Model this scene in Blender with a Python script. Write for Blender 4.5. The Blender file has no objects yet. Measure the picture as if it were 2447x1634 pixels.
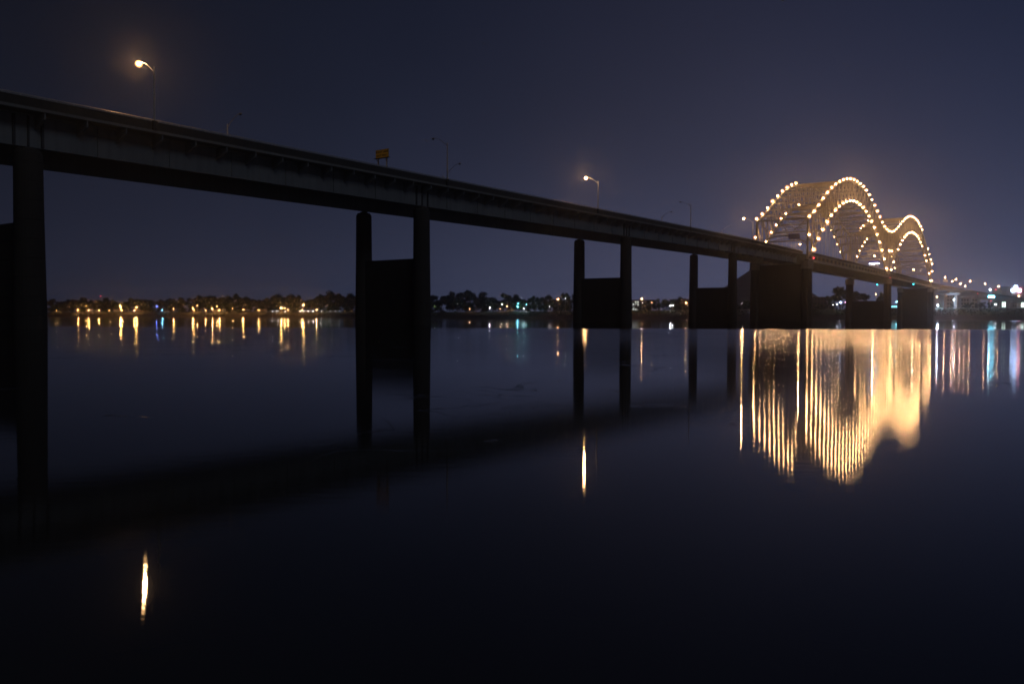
import bpy, bmesh, math, random
from mathutils import Vector, Matrix, noise
R = random.Random(11)
scene = bpy.context.scene
COL = scene.collection

# ------------------------------------------------------------------ camera
F, CX, CY = 1921.0, 1223.5, 817.0            # focal length and centre in photo pixels
PITCH, ROLL = math.atan(59.56 / F), math.atan(0.00322)
cam_d = bpy.data.cameras.new('camera')
cam_d.sensor_width = 36.0
cam_d.lens = F / 2447 * 36.0
cam_d.clip_start, cam_d.clip_end = 0.1, 9000
cam = bpy.data.objects.new('camera', cam_d)
COL.objects.link(cam)
cam.matrix_world = (Matrix.Translation((0, 0, 2.5)) @ Matrix.Rotation(math.pi / 2 - PITCH, 4, 'X')
                    @ Matrix.Rotation(ROLL, 4, 'Z'))
scene.camera = cam

# ------------------------------------------------------------------ sky
w = bpy.data.worlds.new('World')
scene.world = w
w.use_nodes = True
nt = w.node_tree
nt.nodes.clear()
def N(t, kind, **kw):
    n = t.nodes.new(kind)
    for k, v in kw.items(): setattr(n, k, v)
    return n
def M(t, op, a, b=None, clamp=False):
    n = t.nodes.new('ShaderNodeMath'); n.operation = op; n.use_clamp = clamp
    for i, v in enumerate((a, b)):
        if v is None: continue
        if isinstance(v, (int, float)): n.inputs[i].default_value = v
        else: t.links.new(v, n.inputs[i])
    return n.outputs[0]
def VSCALE(t, col, fac):
    n = t.nodes.new('ShaderNodeVectorMath'); n.operation = 'SCALE'
    if isinstance(col, tuple): n.inputs[0].default_value = col
    else: t.links.new(col, n.inputs[0])
    if isinstance(fac, (int, float)): n.inputs['Scale'].default_value = fac
    else: t.links.new(fac, n.inputs['Scale'])
    return n.outputs[0]
def VADD(t, a, b):
    n = t.nodes.new('ShaderNodeVectorMath'); n.operation = 'ADD'
    t.links.new(a, n.inputs[0]); t.links.new(b, n.inputs[1])
    return n.outputs[0]
SUN_EL, SUN_ROT = math.radians(-8.0), math.radians(200)
sky = N(nt, 'ShaderNodeTexSky', sky_type='NISHITA', sun_disc=False)
sky.sun_elevation = SUN_EL; sky.sun_rotation = SUN_ROT
tc = N(nt, 'ShaderNodeTexCoord')
sp = N(nt, 'ShaderNodeSeparateXYZ'); nt.links.new(tc.outputs['Generated'], sp.inputs[0])
el = M(nt, 'ARCSINE', M(nt, 'MAXIMUM', sp.outputs[2], 0.0))
az = M(nt, 'ARCTAN2', sp.outputs[0], sp.outputs[1])
def lobe(az0, half, floor):                       # wide bell over the compass round the town's glow
    d = M(nt, 'DIVIDE', M(nt, 'SUBTRACT', az, az0), half)
    g = M(nt, 'EXPONENT', M(nt, 'MULTIPLY', M(nt, 'MULTIPLY', d, d), -1.0))
    return M(nt, 'ADD', M(nt, 'MULTIPLY', g, 1 - floor), floor)
def fall(deg): return M(nt, 'EXPONENT', M(nt, 'MULTIPLY', el, -1 / math.radians(deg)))
zen = VADD(nt, VSCALE(nt, (0.0058, 0.0064, 0.0106), lobe(0.3, 1.6, 0.6)), VSCALE(nt, (0.0002, 0.0036, 0.0170), lobe(0.60, 0.75, 0.05)))
blue = VSCALE(nt, (0.070, 0.084, 0.158), M(nt, 'MULTIPLY', fall(7.6), lobe(0.50, 0.78, 0.09)))
warm = VSCALE(nt, (0.026, 0.019, 0.021), M(nt, 'MULTIPLY', fall(17), lobe(0.26, 0.28, 0.03)))
base = VADD(nt, VADD(nt, zen, blue), warm)
cn = N(nt, 'ShaderNodeTexNoise'); cn.inputs['Scale'].default_value = 2.2; cn.inputs['Detail'].default_value = 4
nt.links.new(tc.outputs['Generated'], cn.inputs['Vector'])
base = VSCALE(nt, base, M(nt, 'ADD', M(nt, 'MULTIPLY', cn.outputs['Fac'], 0.50), 0.74))
b1 = N(nt, 'ShaderNodeBackground'); nt.links.new(base, b1.inputs[0]); b1.inputs[1].default_value = 1.0
b2 = N(nt, 'ShaderNodeBackground'); nt.links.new(sky.outputs[0], b2.inputs[0]); b2.inputs[1].default_value = 0.05
ad = N(nt, 'ShaderNodeAddShader'); nt.links.new(b1.outputs[0], ad.inputs[0]); nt.links.new(b2.outputs[0], ad.inputs[1])
wo = N(nt, 'ShaderNodeOutputWorld'); nt.links.new(ad.outputs[0], wo.inputs[0])

# faint added fill light from behind the camera (night: far below daylight strength)
sd = bpy.data.lights.new('fill_light', 'SUN'); sd.energy = 0.085; sd.angle = math.radians(16); sd.color = (0.8, 0.88, 1.0)
so = bpy.data.objects.new('fill_light', sd); COL.objects.link(so)
so.rotation_euler = (math.radians(58), 0, math.radians(38))

scene.view_settings.view_transform = 'Standard'
scene.view_settings.look = 'None'
scene.view_settings.exposure = 0.0
scene.view_settings.gamma = 1.0
cy = scene.cycles
cy.use_denoising = True
cy.max_bounces = 6; cy.diffuse_bounces = 2; cy.glossy_bounces = 3; cy.volume_bounces = 0
cy.sample_clamp_indirect = 4.0
cy.filter_width = 1.7
scene.render.use_persistent_data = False

# ------------------------------------------------------------------ frames of reference
A = math.radians(34.9); SA, CA = math.sin(A), math.cos(A)
X0 = -179.7
def B(t, wd, z):
    """bridge frame: t metres along it, wd metres from its near truss towards its far side"""
    return Vector((X0 - CA * wd + SA * t, CA * t + SA * wd, z))
DIR = Vector((SA, CA, 0)); ACR = Vector((-CA, SA, 0)); UP = Vector((0, 0, 1))
def at(x, y, Z):
    """the point Z metres north of the viewer seen at photo position (x, y)"""
    u, v = x - CX, CY - y
    c, s = math.cos(ROLL), math.sin(ROLL)
    u, v = (u * c - v * s) / F, (u * s + v * c) / F
    dy = math.cos(PITCH) + v * math.sin(PITCH); dz = -math.sin(PITCH) + v * math.cos(PITCH)
    return Vector((u / dy * Z, Z, 2.5 + dz / dy * Z))

# ------------------------------------------------------------------ materials
def mat(name, col, rough=0.7, metal=0.0, var=0.25, scale=1.0, bump=0.0, streak=False, detail=5):
    m = bpy.data.materials.new(name); m.use_nodes = True
    t = m.node_tree; p = t.nodes['Principled BSDF']
    p.inputs['Roughness'].default_value = rough; p.inputs['Metallic'].default_value = metal
    tc = N(t, 'ShaderNodeTexCoord'); mp = N(t, 'ShaderNodeMapping')
    gm = N(t, 'ShaderNodeNewGeometry')
    t.links.new(gm.outputs['Position'], mp.inputs['Vector'])
    if streak: mp.inputs['Scale'].default_value = (1.3, 1.3, 0.08)
    n = N(t, 'ShaderNodeTexNoise'); n.inputs['Scale'].default_value = scale; n.inputs['Detail'].default_value = detail
    t.links.new(mp.outputs[0], n.inputs['Vector'])
    n2 = N(t, 'ShaderNodeTexNoise'); n2.inputs['Scale'].default_value = scale * 0.13; n2.inputs['Detail'].default_value = 3
    t.links.new(gm.outputs['Position'], n2.inputs['Vector'])
    f = M(t, 'ADD', M(t, 'MULTIPLY', n.outputs['Fac'], var * 1.6), M(t, 'MULTIPLY', n2.outputs['Fac'], var * 1.6))
    f = M(t, 'ADD', f, 1 - 1.6 * var)
    c = VSCALE(t, tuple(col), f)
    t.links.new(c, p.inputs['Base Color'])
    r = M(t, 'ADD', M(t, 'MULTIPLY', n.outputs['Fac'], 0.25), rough - 0.12, clamp=True)
    t.links.new(r, p.inputs['Roughness'])
    if bump:
        b = N(t, 'ShaderNodeBump'); b.inputs['Strength'].default_value = bump; b.inputs['Distance'].default_value = 0.05
        t.links.new(n.outputs['Fac'], b.inputs['Height']); t.links.new(b.outputs[0], p.inputs['Normal'])
    return m
LAMPS = {}
def glow(name, col, power, lamp=None):
    """light-giving surface; with lamp=radiance the light itself comes from a lamp set in each globe"""
    m = bpy.data.materials.new(name); m.use_nodes = True
    t = m.node_tree; t.nodes.clear()
    e = N(t, 'ShaderNodeEmission'); e.inputs[0].default_value = (*col, 1); e.inputs[1].default_value = power
    o = N(t, 'ShaderNodeOutputMaterial'); t.links.new(e.outputs[0], o.inputs[0])
    try: m.cycles.emission_sampling = 'NONE' if lamp else 'FRONT'
    except Exception: pass
    if lamp: LAMPS[name] = (col, lamp)
    return m
LD = {}
def lamp_light(g, r, parent, loc):
    """the lamp inside a glowing globe of radius r"""
    if g.name not in LAMPS: return
    if (g.name, r) not in LD:
        col, L = LAMPS[g.name]
        l = bpy.data.lights.new('lamp_light', 'POINT'); l.color = col; l.shadow_soft_size = r * 1.04; l.energy = 4 * math.pi ** 2 * r * r * L; l.use_soft_falloff = False
        LD[(g.name, r)] = l
    o = bpy.data.objects.new('lamp_light', LD[(g.name, r)]); COL.objects.link(o); o.parent = parent; o.location = loc
M_STEEL = mat('painted_girder_steel', (0.25, 0.26, 0.27), 0.6, 0, 0.35, 0.8, 0.2, streak=True)
M_TRUSS = mat('weathered_truss_paint', (0.52, 0.47, 0.38), 0.55, 0, 0.3, 0.9, 0.2)
M_DARKSTEEL = mat('dark_bracket_steel', (0.07, 0.07, 0.075), 0.6, 0, 0.3, 0.8)
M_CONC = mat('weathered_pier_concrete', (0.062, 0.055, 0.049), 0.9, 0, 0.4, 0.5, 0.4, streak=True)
M_DECK = mat('deck_concrete', (0.26, 0.25, 0.24), 0.85, 0, 0.35, 0.6, 0.3)
M_BARR = mat('stained_barrier_concrete', (0.07, 0.065, 0.06), 0.85, 0, 0.4, 0.7, 0.3, streak=True)
M_DECKL = mat('pale_concrete', (0.42, 0.41, 0.39), 0.85, 0, 0.2, 0.5, 0.2)
M_ASPH = mat('asphalt', (0.05, 0.05, 0.05), 0.85, 0, 0.3, 1.0, 0.3)
M_PAINTW = mat('white_road_paint', (0.7, 0.7, 0.68), 0.6, 0, 0.2, 2.0)
M_GALV = mat('galvanised_pole', (0.50, 0.49, 0.47), 0.5, 0.15, 0.2, 2.0)
M_RAIL = mat('galvanised_rail', (0.7, 0.68, 0.64), 0.42, 0.35, 0.2, 2.0)
M_BLACK = mat('dark_lamp_housing', (0.035, 0.035, 0.035), 0.5, 0, 0.2, 3.0)
M_SIGNY = mat('yellow_sign_sheet', (0.66, 0.46, 0.05), 0.5, 0, 0.15, 1.5)
M_SIGNB = mat('sign_letter_black', (0.015, 0.013, 0.01), 0.6, 0, 0.1, 3)
M_SIGNBLUE = mat('blue_sign_sheet', (0.09, 0.09, 0.34), 0.5, 0, 0.15, 1.0)
M_BANK = mat('muddy_river_bank', (0.075, 0.06, 0.045), 0.95, 0, 0.5, 0.15, 0.6)
M_GRASS = mat('bank_grass', (0.07, 0.085, 0.03), 0.95, 0, 0.5, 0.3, 0.6)
M_BARK = mat('tree_bark', (0.08, 0.065, 0.05), 0.9, 0, 0.4, 2.0, 0.5)
M_ROOF = mat('dark_roof', (0.06, 0.055, 0.055), 0.8, 0, 0.3, 0.6)
M_WALLS = [mat('house_wall_cream', (0.45, 0.38, 0.28), 0.85, 0, 0.2, 0.5), mat('house_wall_grey', (0.32, 0.32, 0.31), 0.85, 0, 0.2, 0.5),
           mat('house_wall_brick', (0.26, 0.13, 0.09), 0.85, 0, 0.25, 0.9)]
M_TAN = mat('tan_office_wall', (0.36, 0.29, 0.22), 0.85, 0, 0.2, 0.3)
M_DARKWALL = mat('dark_warehouse_wall', (0.07, 0.06, 0.055), 0.85, 0, 0.3, 0.3)
M_PYR = mat('dark_steel_pyramid_cladding', (0.14, 0.13, 0.17), 0.45, 0.3, 0.2, 0.1)
M_GLASSD = mat('dark_window_glass', (0.03, 0.035, 0.045), 0.15, 0, 0.1, 1.0)
M_TYRE = mat('tyre_rubber', (0.02, 0.02, 0.02), 0.9, 0, 0.2, 3)
M_CARS = [mat('car_paint_grey', (0.12, 0.12, 0.13), 0.35, 0.2, 0.05, 2), mat('car_paint_white', (0.6, 0.6, 0.58), 0.35, 0, 0.05, 2),
          mat('car_paint_blue', (0.04, 0.06, 0.16), 0.35, 0.1, 0.05, 2)]
SOD = (1.0, 0.53, 0.21)
G_BULB = glow('necklace_bulb_light', (1.0, 0.52, 0.21), 120, 235)
def halo_shell(name, col, power, clear):  # half-clear glowing shell that stands in for the glare round a lamp
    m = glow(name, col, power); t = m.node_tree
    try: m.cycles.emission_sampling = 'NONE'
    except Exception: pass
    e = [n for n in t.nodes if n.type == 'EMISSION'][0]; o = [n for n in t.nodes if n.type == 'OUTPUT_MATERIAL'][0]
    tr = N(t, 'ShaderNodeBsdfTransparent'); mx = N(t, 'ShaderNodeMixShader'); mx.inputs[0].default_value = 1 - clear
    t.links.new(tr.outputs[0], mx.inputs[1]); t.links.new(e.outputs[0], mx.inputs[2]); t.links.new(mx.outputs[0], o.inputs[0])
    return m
G_HALO = halo_shell('bulb_glare_halo', (1.0, 0.40, 0.14), 2.4, 0.74)  # orange glare halo added round each arch bulb, not a fixture
G_HALO2 = halo_shell('street_lamp_glare_halo', (1.0, 0.45, 0.14), 6.0, 0.72)  # glare halo added round the lit street lamp lenses
G_STREET = glow('sodium_street_light', SOD, 300, 2000)
G_FAR = glow('far_sodium_light', (1.0, 0.45, 0.13), 160, 750)
G_FAROR = glow('far_orange_light', (1.0, 0.46, 0.20), 120, 700)
G_FARWH = glow('far_white_light', (0.85, 0.95, 1.0), 150, 450)
G_CYAN = glow('cyan_flood_light', (0.18, 0.75, 1.0), 150, 450)
G_BLUE = glow('blue_light', (0.12, 0.2, 1.0), 60, 120)
G_TEAL = glow('teal_navigation_light', (0.03, 0.75, 0.85), 30, 40)
G_RED = glow('red_light', (1.0, 0.05, 0.07), 7)
G_TAIL = glow('car_tail_light', (1.0, 0.08, 0.10), 90)
G_HEAD = glow('car_head_light', (0.9, 0.93, 1.0), 120)
G_WIN = glow('lit_window', (1.0, 0.60, 0.26), .38)
G_FLOOD = glow('blue_white_flood_light', (0.55, 0.72, 1.0), 120, 3000)
G_WINC = glow('lit_window_cool', (0.75, 1.0, 0.85), 4.0)
G_SIGNW = glow('sign_lamp_white', (0.45, 0.62, 1.0), 40)
G_SIGNP = glow('sign_lamp_pink', (1.0, 0.36, 0.62), 32)

# foliage: lit both sides
def leafmat(name, c1, c2):
    m = bpy.data.materials.new(name); m.use_nodes = True
    t = m.node_tree; t.nodes.clear()
    gm = N(t, 'ShaderNodeNewGeometry')
    n = N(t, 'ShaderNodeTexNoise'); n.inputs['Scale'].default_value = 0.35; n.inputs['Detail'].default_value = 4
    t.links.new(gm.outputs['Position'], n.inputs['Vector'])
    cr = N(t, 'ShaderNodeValToRGB'); cr.color_ramp.elements[0].color = (*c1, 1); cr.color_ramp.elements[1].color = (*c2, 1)
    cr.color_ramp.elements[0].position = 0.35; cr.color_ramp.elements[1].position = 0.65
    t.links.new(n.outputs['Fac'], cr.inputs[0])
    d = N(t, 'ShaderNodeBsdfDiffuse'); tr = N(t, 'ShaderNodeBsdfTranslucent')
    t.links.new(cr.outputs[0], d.inputs[0]); t.links.new(cr.outputs[0], tr.inputs[0])
    mx = N(t, 'ShaderNodeMixShader'); mx.inputs[0].default_value = 0.3
    t.links.new(d.outputs[0], mx.inputs[1]); t.links.new(tr.outputs[0], mx.inputs[2])
    o = N(t, 'ShaderNodeOutputMaterial'); t.links.new(mx.outputs[0], o.inputs[0])
    return m
M_LEAF = leafmat('tree_leaves', (0.020, 0.030, 0.011), (0.045, 0.062, 0.022))

# ------------------------------------------------------------------ mesh helpers
class MB:
    def __init__(s): s.v = []; s.f = []
    def poly(s, pts, faces):
        b = len(s.v); s.v += [Vector(p) for p in pts]; s.f += [tuple(b + i for i in f) for f in faces]
    def hexa(s, p):                     # 8 corners: bottom 4, top 4
        s.poly(p, [(0, 3, 2, 1), (4, 5, 6, 7), (0, 1, 5, 4), (1, 2, 6, 5), (2, 3, 7, 6), (3, 0, 4, 7)])
    def box(s, c, x, y, z, dx, dy, dz):   # centre, three axes, three full sizes
        c = Vector(c); a, b, d = Vector(x) * dx / 2, Vector(y) * dy / 2, Vector(z) * dz / 2
        s.hexa([c - a - b - d, c + a - b - d, c + a + b - d, c - a + b - d, c - a - b + d, c + a - b + d, c + a + b + d, c - a + b + d])
    def beam(s, p, q, wd, h, up=UP):
        p, q = Vector(p), Vector(q); d = (q - p).normalized()
        x = d.cross(up)
        if x.length < 1e-3: x = d.cross(DIR)
        x.normalize(); z = x.cross(d)
        s.box((p + q) / 2, x, d, z, wd, (q - p).length, h)
    def ring(s, secs, n=12, cap=True, rot=0.0):  # secs: list of (centre, radius) with vertical axis
        b = len(s.v)
        for c, r in secs:
            for i in range(n):
                a = 2 * math.pi * i / n + rot
                s.v.append(Vector(c) + Vector((math.cos(a) * r, math.sin(a) * r, 0)))
        for k in range(len(secs) - 1):
            for i in range(n):
                j = (i + 1) % n
                s.f.append((b + k * n + i, b + k * n + j, b + (k + 1) * n + j, b + (k + 1) * n + i))
        if cap:
            s.f.append(tuple(b + i for i in reversed(range(n)))); s.f.append(tuple(b + (len(secs) - 1) * n + i for i in range(n)))
    def tube(s, pts, r, n=6):
        pts = [Vector(p) for p in pts]
        rr = r if isinstance(r, (list, tuple)) else [r] * len(pts)
        b = len(s.v)
        for k, p in enumerate(pts):
            d = (pts[min(k + 1, len(pts) - 1)] - pts[max(k - 1, 0)]).normalized()
            x = d.cross(UP)
            if x.length < 1e-3: x = d.cross(Vector((1, 0, 0)))
            x.normalize(); y = d.cross(x)
            for i in range(n):
                a = 2 * math.pi * i / n
                s.v.append(p + x * math.cos(a) * rr[k] + y * math.sin(a) * rr[k])
        for k in range(len(pts) - 1):
            for i in range(n):
                j = (i + 1) % n
                s.f.append((b + k * n + i, b + k * n + j, b + (k + 1) * n + j, b + (k + 1) * n + i))
        s.f.append(tuple(b + i for i in reversed(range(n)))); s.f.append(tuple(b + (len(pts) - 1) * n + i for i in range(n)))
    def sphere(s, c, rx, ry=None, rz=None, n=8, m=5):
        ry = ry or rx; rz = rz or rx; c = Vector(c); b = len(s.v)
        s.v.append(c - Vector((0, 0, rz)))
        for k in range(1, m):
            a = -math.pi / 2 + math.pi * k / m
            for i in range(n):
                g = 2 * math.pi * i / n
                s.v.append(c + Vector((rx * math.cos(a) * math.cos(g), ry * math.cos(a) * math.sin(g), rz * math.sin(a))))
        s.v.append(c + Vector((0, 0, rz))); top = len(s.v) - 1
        for i in range(n):
            j = (i + 1) % n
            s.f.append((b, b + 1 + j, b + 1 + i))
            for k in range(m - 2):
                o = b + 1 + k * n
                s.f.append((o + i, o + j, o + n + j, o + n + i))
            o = b + 1 + (m - 2) * n
            s.f.append((o + i, o + j, top))
    def sweep(s, path, prof):           # prof: closed (across, up) polygon; path: list of (point, across-vector)
        b = len(s.v); n = len(prof)
        for p, ac in path:
            for a, z in prof: s.v.append(Vector(p) + ac * a + UP * z)
        for k in range(len(path) - 1):
            for i in range(n):
                j = (i + 1) % n
                s.f.append((b + k * n + i, b + k * n + j, b + (k + 1) * n + j, b + (k + 1) * n + i))
        s.f.append(tuple(b + i for i in reversed(range(n)))); s.f.append(tuple(b + (len(path) - 1) * n + i for i in range(n)))
    def mesh(s, name, m, org=None, smooth=False):
        me = bpy.data.meshes.new(name)
        o = Vector(org) if org else Vector((0, 0, 0))
        me.from_pydata([tuple(p - o) for p in s.v], [], s.f)
        me.validate()
        bm = bmesh.new(); bm.from_mesh(me); bmesh.ops.recalc_face_normals(bm, faces=bm.faces); bm.to_mesh(me); bm.free()
        if m: me.materials.append(m)
        if smooth:
            for p in me.polygons: p.use_smooth = True
        return me

def empty(name, loc, label, cat, group=None):
    o = bpy.data.objects.new(name, None); o.empty_display_size = 1
    COL.objects.link(o); o.location = loc
    o['label'] = label; o['category'] = cat
    if group: o['group'] = group
    return o
def wloc(o):                            # world position of an unrotated thing or part
    p = Vector(o.location)
    while o.parent: o = o.parent; p = p + Vector(o.location)
    return p
def part(name, mb, m, parent, label=None, smooth=False, kind=None):
    org = wloc(parent) if parent else Vector((0, 0, 0))
    me = mb.mesh(name, m, org, smooth)
    o = bpy.data.objects.new(name, me); COL.objects.link(o); o.parent = parent
    if label: o['label'] = label
    if kind: o['kind'] = kind
    return o
def inst(name, me, parent, loc=(0, 0, 0), rotz=0.0, scl=(1, 1, 1), world=True):
    o = bpy.data.objects.new(name, me); COL.objects.link(o); o.parent = parent
    p = Vector(loc)
    if parent and world: p = p - wloc(parent)
    o.location = p; o.rotation_euler = (0, 0, rotz); o.scale = scl
    return o
UNIT = {}
def member(name, p, q, wd, h, m, parent):
    """one straight steel member, all sharing the same unit bar"""
    if m.name not in UNIT:
        b = MB(); b.box((0, 0, 0), (1, 0, 0), (0, 1, 0), (0, 0, 1), 1, 1, 1); UNIT[m.name] = b.mesh('steel_bar', m)
    p, q = Vector(p), Vector(q); d = q - p; L = d.length; d.normalize()
    x = d.cross(UP)
    if x.length < 1e-3: x = ACR.copy()
    x.normalize(); z = x.cross(d)
    rm = Matrix((x, d, z)).transposed()
    o = bpy.data.objects.new(name, UNIT[m.name]); COL.objects.link(o); o.parent = parent
    o.location = (p + q) / 2 - wloc(parent); o.rotation_euler = rm.to_euler(); o.scale = (wd, L, h)
    return o
def top_mesh(name, mb, m, label=None, cat=None, group=None, kind=None, org=None, smooth=False):
    o = bpy.data.objects.new(name, mb.mesh(name, m, org, smooth)); COL.objects.link(o)
    if org: o.location = org
    if label: o['label'] = label
    if cat: o['category'] = cat
    if group: o['group'] = group
    if kind: o['kind'] = kind
    return o
def dup_tree(o, loc, label=None):
    c = o.copy(); COL.objects.link(c); c.location = loc
    if label: c['label'] = label
    def rec(src, dst):
        for ch in [x for x in bpy.data.objects if x.parent == src]:
            d = ch.copy(); COL.objects.link(d); d.parent = dst; rec(ch, d)
    rec(o, c)
    return c

# ------------------------------------------------------------------ water
mb = MB(); mb.poly([(-2600, -260, 0), (2600, -260, 0), (2600, 1700, 0), (-2600, 1700, 0)], [(0, 1, 2, 3)])
mw = bpy.data.materials.new('river_water'); mw.use_nodes = True
t = mw.node_tree; t.nodes.clear()
gm = N(t, 'ShaderNodeNewGeometry'); sx = N(t, 'ShaderNodeSeparateXYZ'); t.links.new(gm.outputs['Position'], sx.inputs[0])
# wind lanes: the river lies calm far out, ruffled in a broad lane, smoother near the shore
ln = N(t, 'ShaderNodeTexNoise'); ln.inputs['Scale'].default_value = 1.0; ln.inputs['Detail'].default_value = 3
lm = N(t, 'ShaderNodeMapping'); lm.inputs['Scale'].default_value = (0.004, 0.02, 1); t.links.new(gm.outputs['Position'], lm.inputs['Vector'])
t.links.new(lm.outputs[0], ln.inputs['Vector'])
yy = M(t, 'ADD', sx.outputs[1], M(t, 'MULTIPLY', M(t, 'SUBTRACT', ln.outputs['Fac'], 0.5), M(t, 'MULTIPLY', sx.outputs[1], 0.10)))
rr = N(t, 'ShaderNodeFloatCurve')
t.links.new(M(t, 'DIVIDE', yy, 1200.0, clamp=True), rr.inputs['Value'])
def setcurve(node, pts):
    c = node.mapping.curves[0]
    while len(c.points) > 2: c.points.remove(c.points[-1])
    c.points[0].location = pts[0]; c.points[1].location = pts[-1]
    for p in pts[1:-1]: c.points.new(*p)
    for p in c.points: p.handle_type = 'VECTOR'
    node.mapping.update()
# distance/1200 -> roughness
setcurve(rr, [(0.0, 0.054), (0.010, 0.054), (0.0167, 0.062), (0.025, 0.074), (0.0375, 0.095), (0.050, 0.120), (0.062, 0.145), (0.078, 0.175), (0.10, 0.20), (0.147, 0.20), (0.152, 0.050), (0.30, 0.05), (0.56, 0.05), (0.62, 0.12), (0.66, 0.05), (0.80, 0.055), (0.86, 0.135), (1.0, 0.135)])
# the ruffled lane dies out towards the left, in the lee of the piers
rl = N(t, 'ShaderNodeFloatCurve'); t.links.new(M(t, 'DIVIDE', yy, 1200.0, clamp=True), rl.inputs['Value'])
setcurve(rl, [(0.0, 0.054), (0.010, 0.054), (0.033, 0.062), (0.06, 0.075), (0.12, 0.085), (0.147, 0.082), (0.152, 0.055), (0.30, 0.05), (0.56, 0.05), (0.62, 0.09), (0.66, 0.05), (0.80, 0.055), (0.86, 0.11), (1.0, 0.11)])
side = M(t, 'DIVIDE', M(t, 'ADD', sx.outputs[0], 10.0), 14.0, clamp=True)
pn = N(t, 'ShaderNodeTexNoise'); pn.inputs['Scale'].default_value = 0.22; pn.inputs['Detail'].default_value = 3; t.links.new(gm.outputs['Position'], pn.inputs['Vector'])
rough = M(t, 'ADD', M(t, 'MULTIPLY', rr.outputs[0], side), M(t, 'MULTIPLY', rl.outputs[0], M(t, 'SUBTRACT', 1.0, side)))
rough = M(t, 'MULTIPLY', rough, M(t, 'ADD', M(t, 'MULTIPLY', pn.outputs['Fac'], 0.35), 0.73))
# thin curling eddy lines on the smooth water
en = N(t, 'ShaderNodeTexNoise'); en.inputs['Scale'].default_value = 0.16; en.inputs['Detail'].default_value = 4; en.inputs['Distortion'].default_value = 1.2
t.links.new(gm.outputs['Position'], en.inputs['Vector'])
em = N(t, 'ShaderNodeTexNoise'); em.inputs['Scale'].default_value = 0.11; em.inputs['Detail'].default_value = 2
mm = N(t, 'ShaderNodeMapping'); mm.inputs['Location'].default_value = (13, 5, 2); t.links.new(gm.outputs['Position'], mm.inputs['Vector']); t.links.new(mm.outputs[0], em.inputs['Vector'])
line = M(t, 'SUBTRACT', 1.0, M(t, 'MULTIPLY', M(t, 'ABSOLUTE', M(t, 'SUBTRACT', en.outputs['Fac'], 0.5)), 130.0), clamp=True)
mask = M(t, 'MULTIPLY', M(t, 'SUBTRACT', em.outputs['Fac'], 0.54), 14.0, clamp=True)
near = M(t, 'SUBTRACT', 1.6, M(t, 'DIVIDE', sx.outputs[1], 60.0), clamp=True)
rough = M(t, 'ADD', rough, M(t, 'MULTIPLY', M(t, 'MULTIPLY', line, mask), M(t, 'MULTIPLY', near, 0.16)))
wv = N(t, 'ShaderNodeTexNoise'); wv.inputs['Scale'].default_value = 4.0; wv.inputs['Detail'].default_value = 4
wm = N(t, 'ShaderNodeMapping'); wm.inputs['Scale'].default_value = (0.4, 1.0, 1); t.links.new(gm.outputs['Position'], wm.inputs['Vector'])
t.links.new(wm.outputs[0], wv.inputs['Vector'])
wb = N(t, 'ShaderNodeTexNoise'); wb.inputs['Scale'].default_value = 0.25; wb.inputs['Detail'].default_value = 2
t.links.new(gm.outputs['Position'], wb.inputs['Vector'])
bp = N(t, 'ShaderNodeBump'); bp.inputs['Strength'].default_value = 1.0; bp.inputs['Distance'].default_value = 0.0010
# ripples finer than a sample merge into the roughness beyond some sixty metres
t.links.new(M(t, 'MULTIPLY', M(t, 'ADD', wv.outputs['Fac'], M(t, 'MULTIPLY', wb.outputs['Fac'], 0.5)), M(t, 'DIVIDE', 30.0, M(t, 'ADD', sx.outputs[1], 15.0), clamp=True)), bp.inputs['Height'])
gl = N(t, 'ShaderNodeBsdfGlossy', distribution='BECKMANN'); gl.inputs['Color'].default_value = (0.95, 0.97, 1.0, 1)
tg = N(t, 'ShaderNodeCombineXYZ')                     # ripple crests turned about the viewpoint to keep reflected streaks upright
ang = M(t, 'MULTIPLY', M(t, 'ARCTAN2', sx.outputs[0], M(t, 'ADD', sx.outputs[1], 3.0)), -0.9)
t.links.new(M(t, 'COSINE', ang), tg.inputs[0]); t.links.new(M(t, 'SINE', ang), tg.inputs[1])
t.links.new(tg.outputs[0], gl.inputs['Tangent']); gl.inputs['Anisotropy'].default_value = 0.66
t.links.new(rough, gl.inputs['Roughness']); t.links.new(bp.outputs[0], gl.inputs['Normal'])
df = N(t, 'ShaderNodeBsdfDiffuse'); df.inputs['Color'].default_value = (0.05, 0.047, 0.040, 1)
fr = N(t, 'ShaderNodeFresnel'); fr.inputs['IOR'].default_value = 1.33
mx = N(t, 'ShaderNodeMixShader'); t.links.new(fr.outputs[0], mx.inputs[0]); t.links.new(df.outputs[0], mx.inputs[1]); t.links.new(gl.outputs[0], mx.inputs[2])
o = N(t, 'ShaderNodeOutputMaterial'); t.links.new(mx.outputs[0], o.inputs[0])
top_mesh('water', mb, mw, kind='structure')

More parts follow.
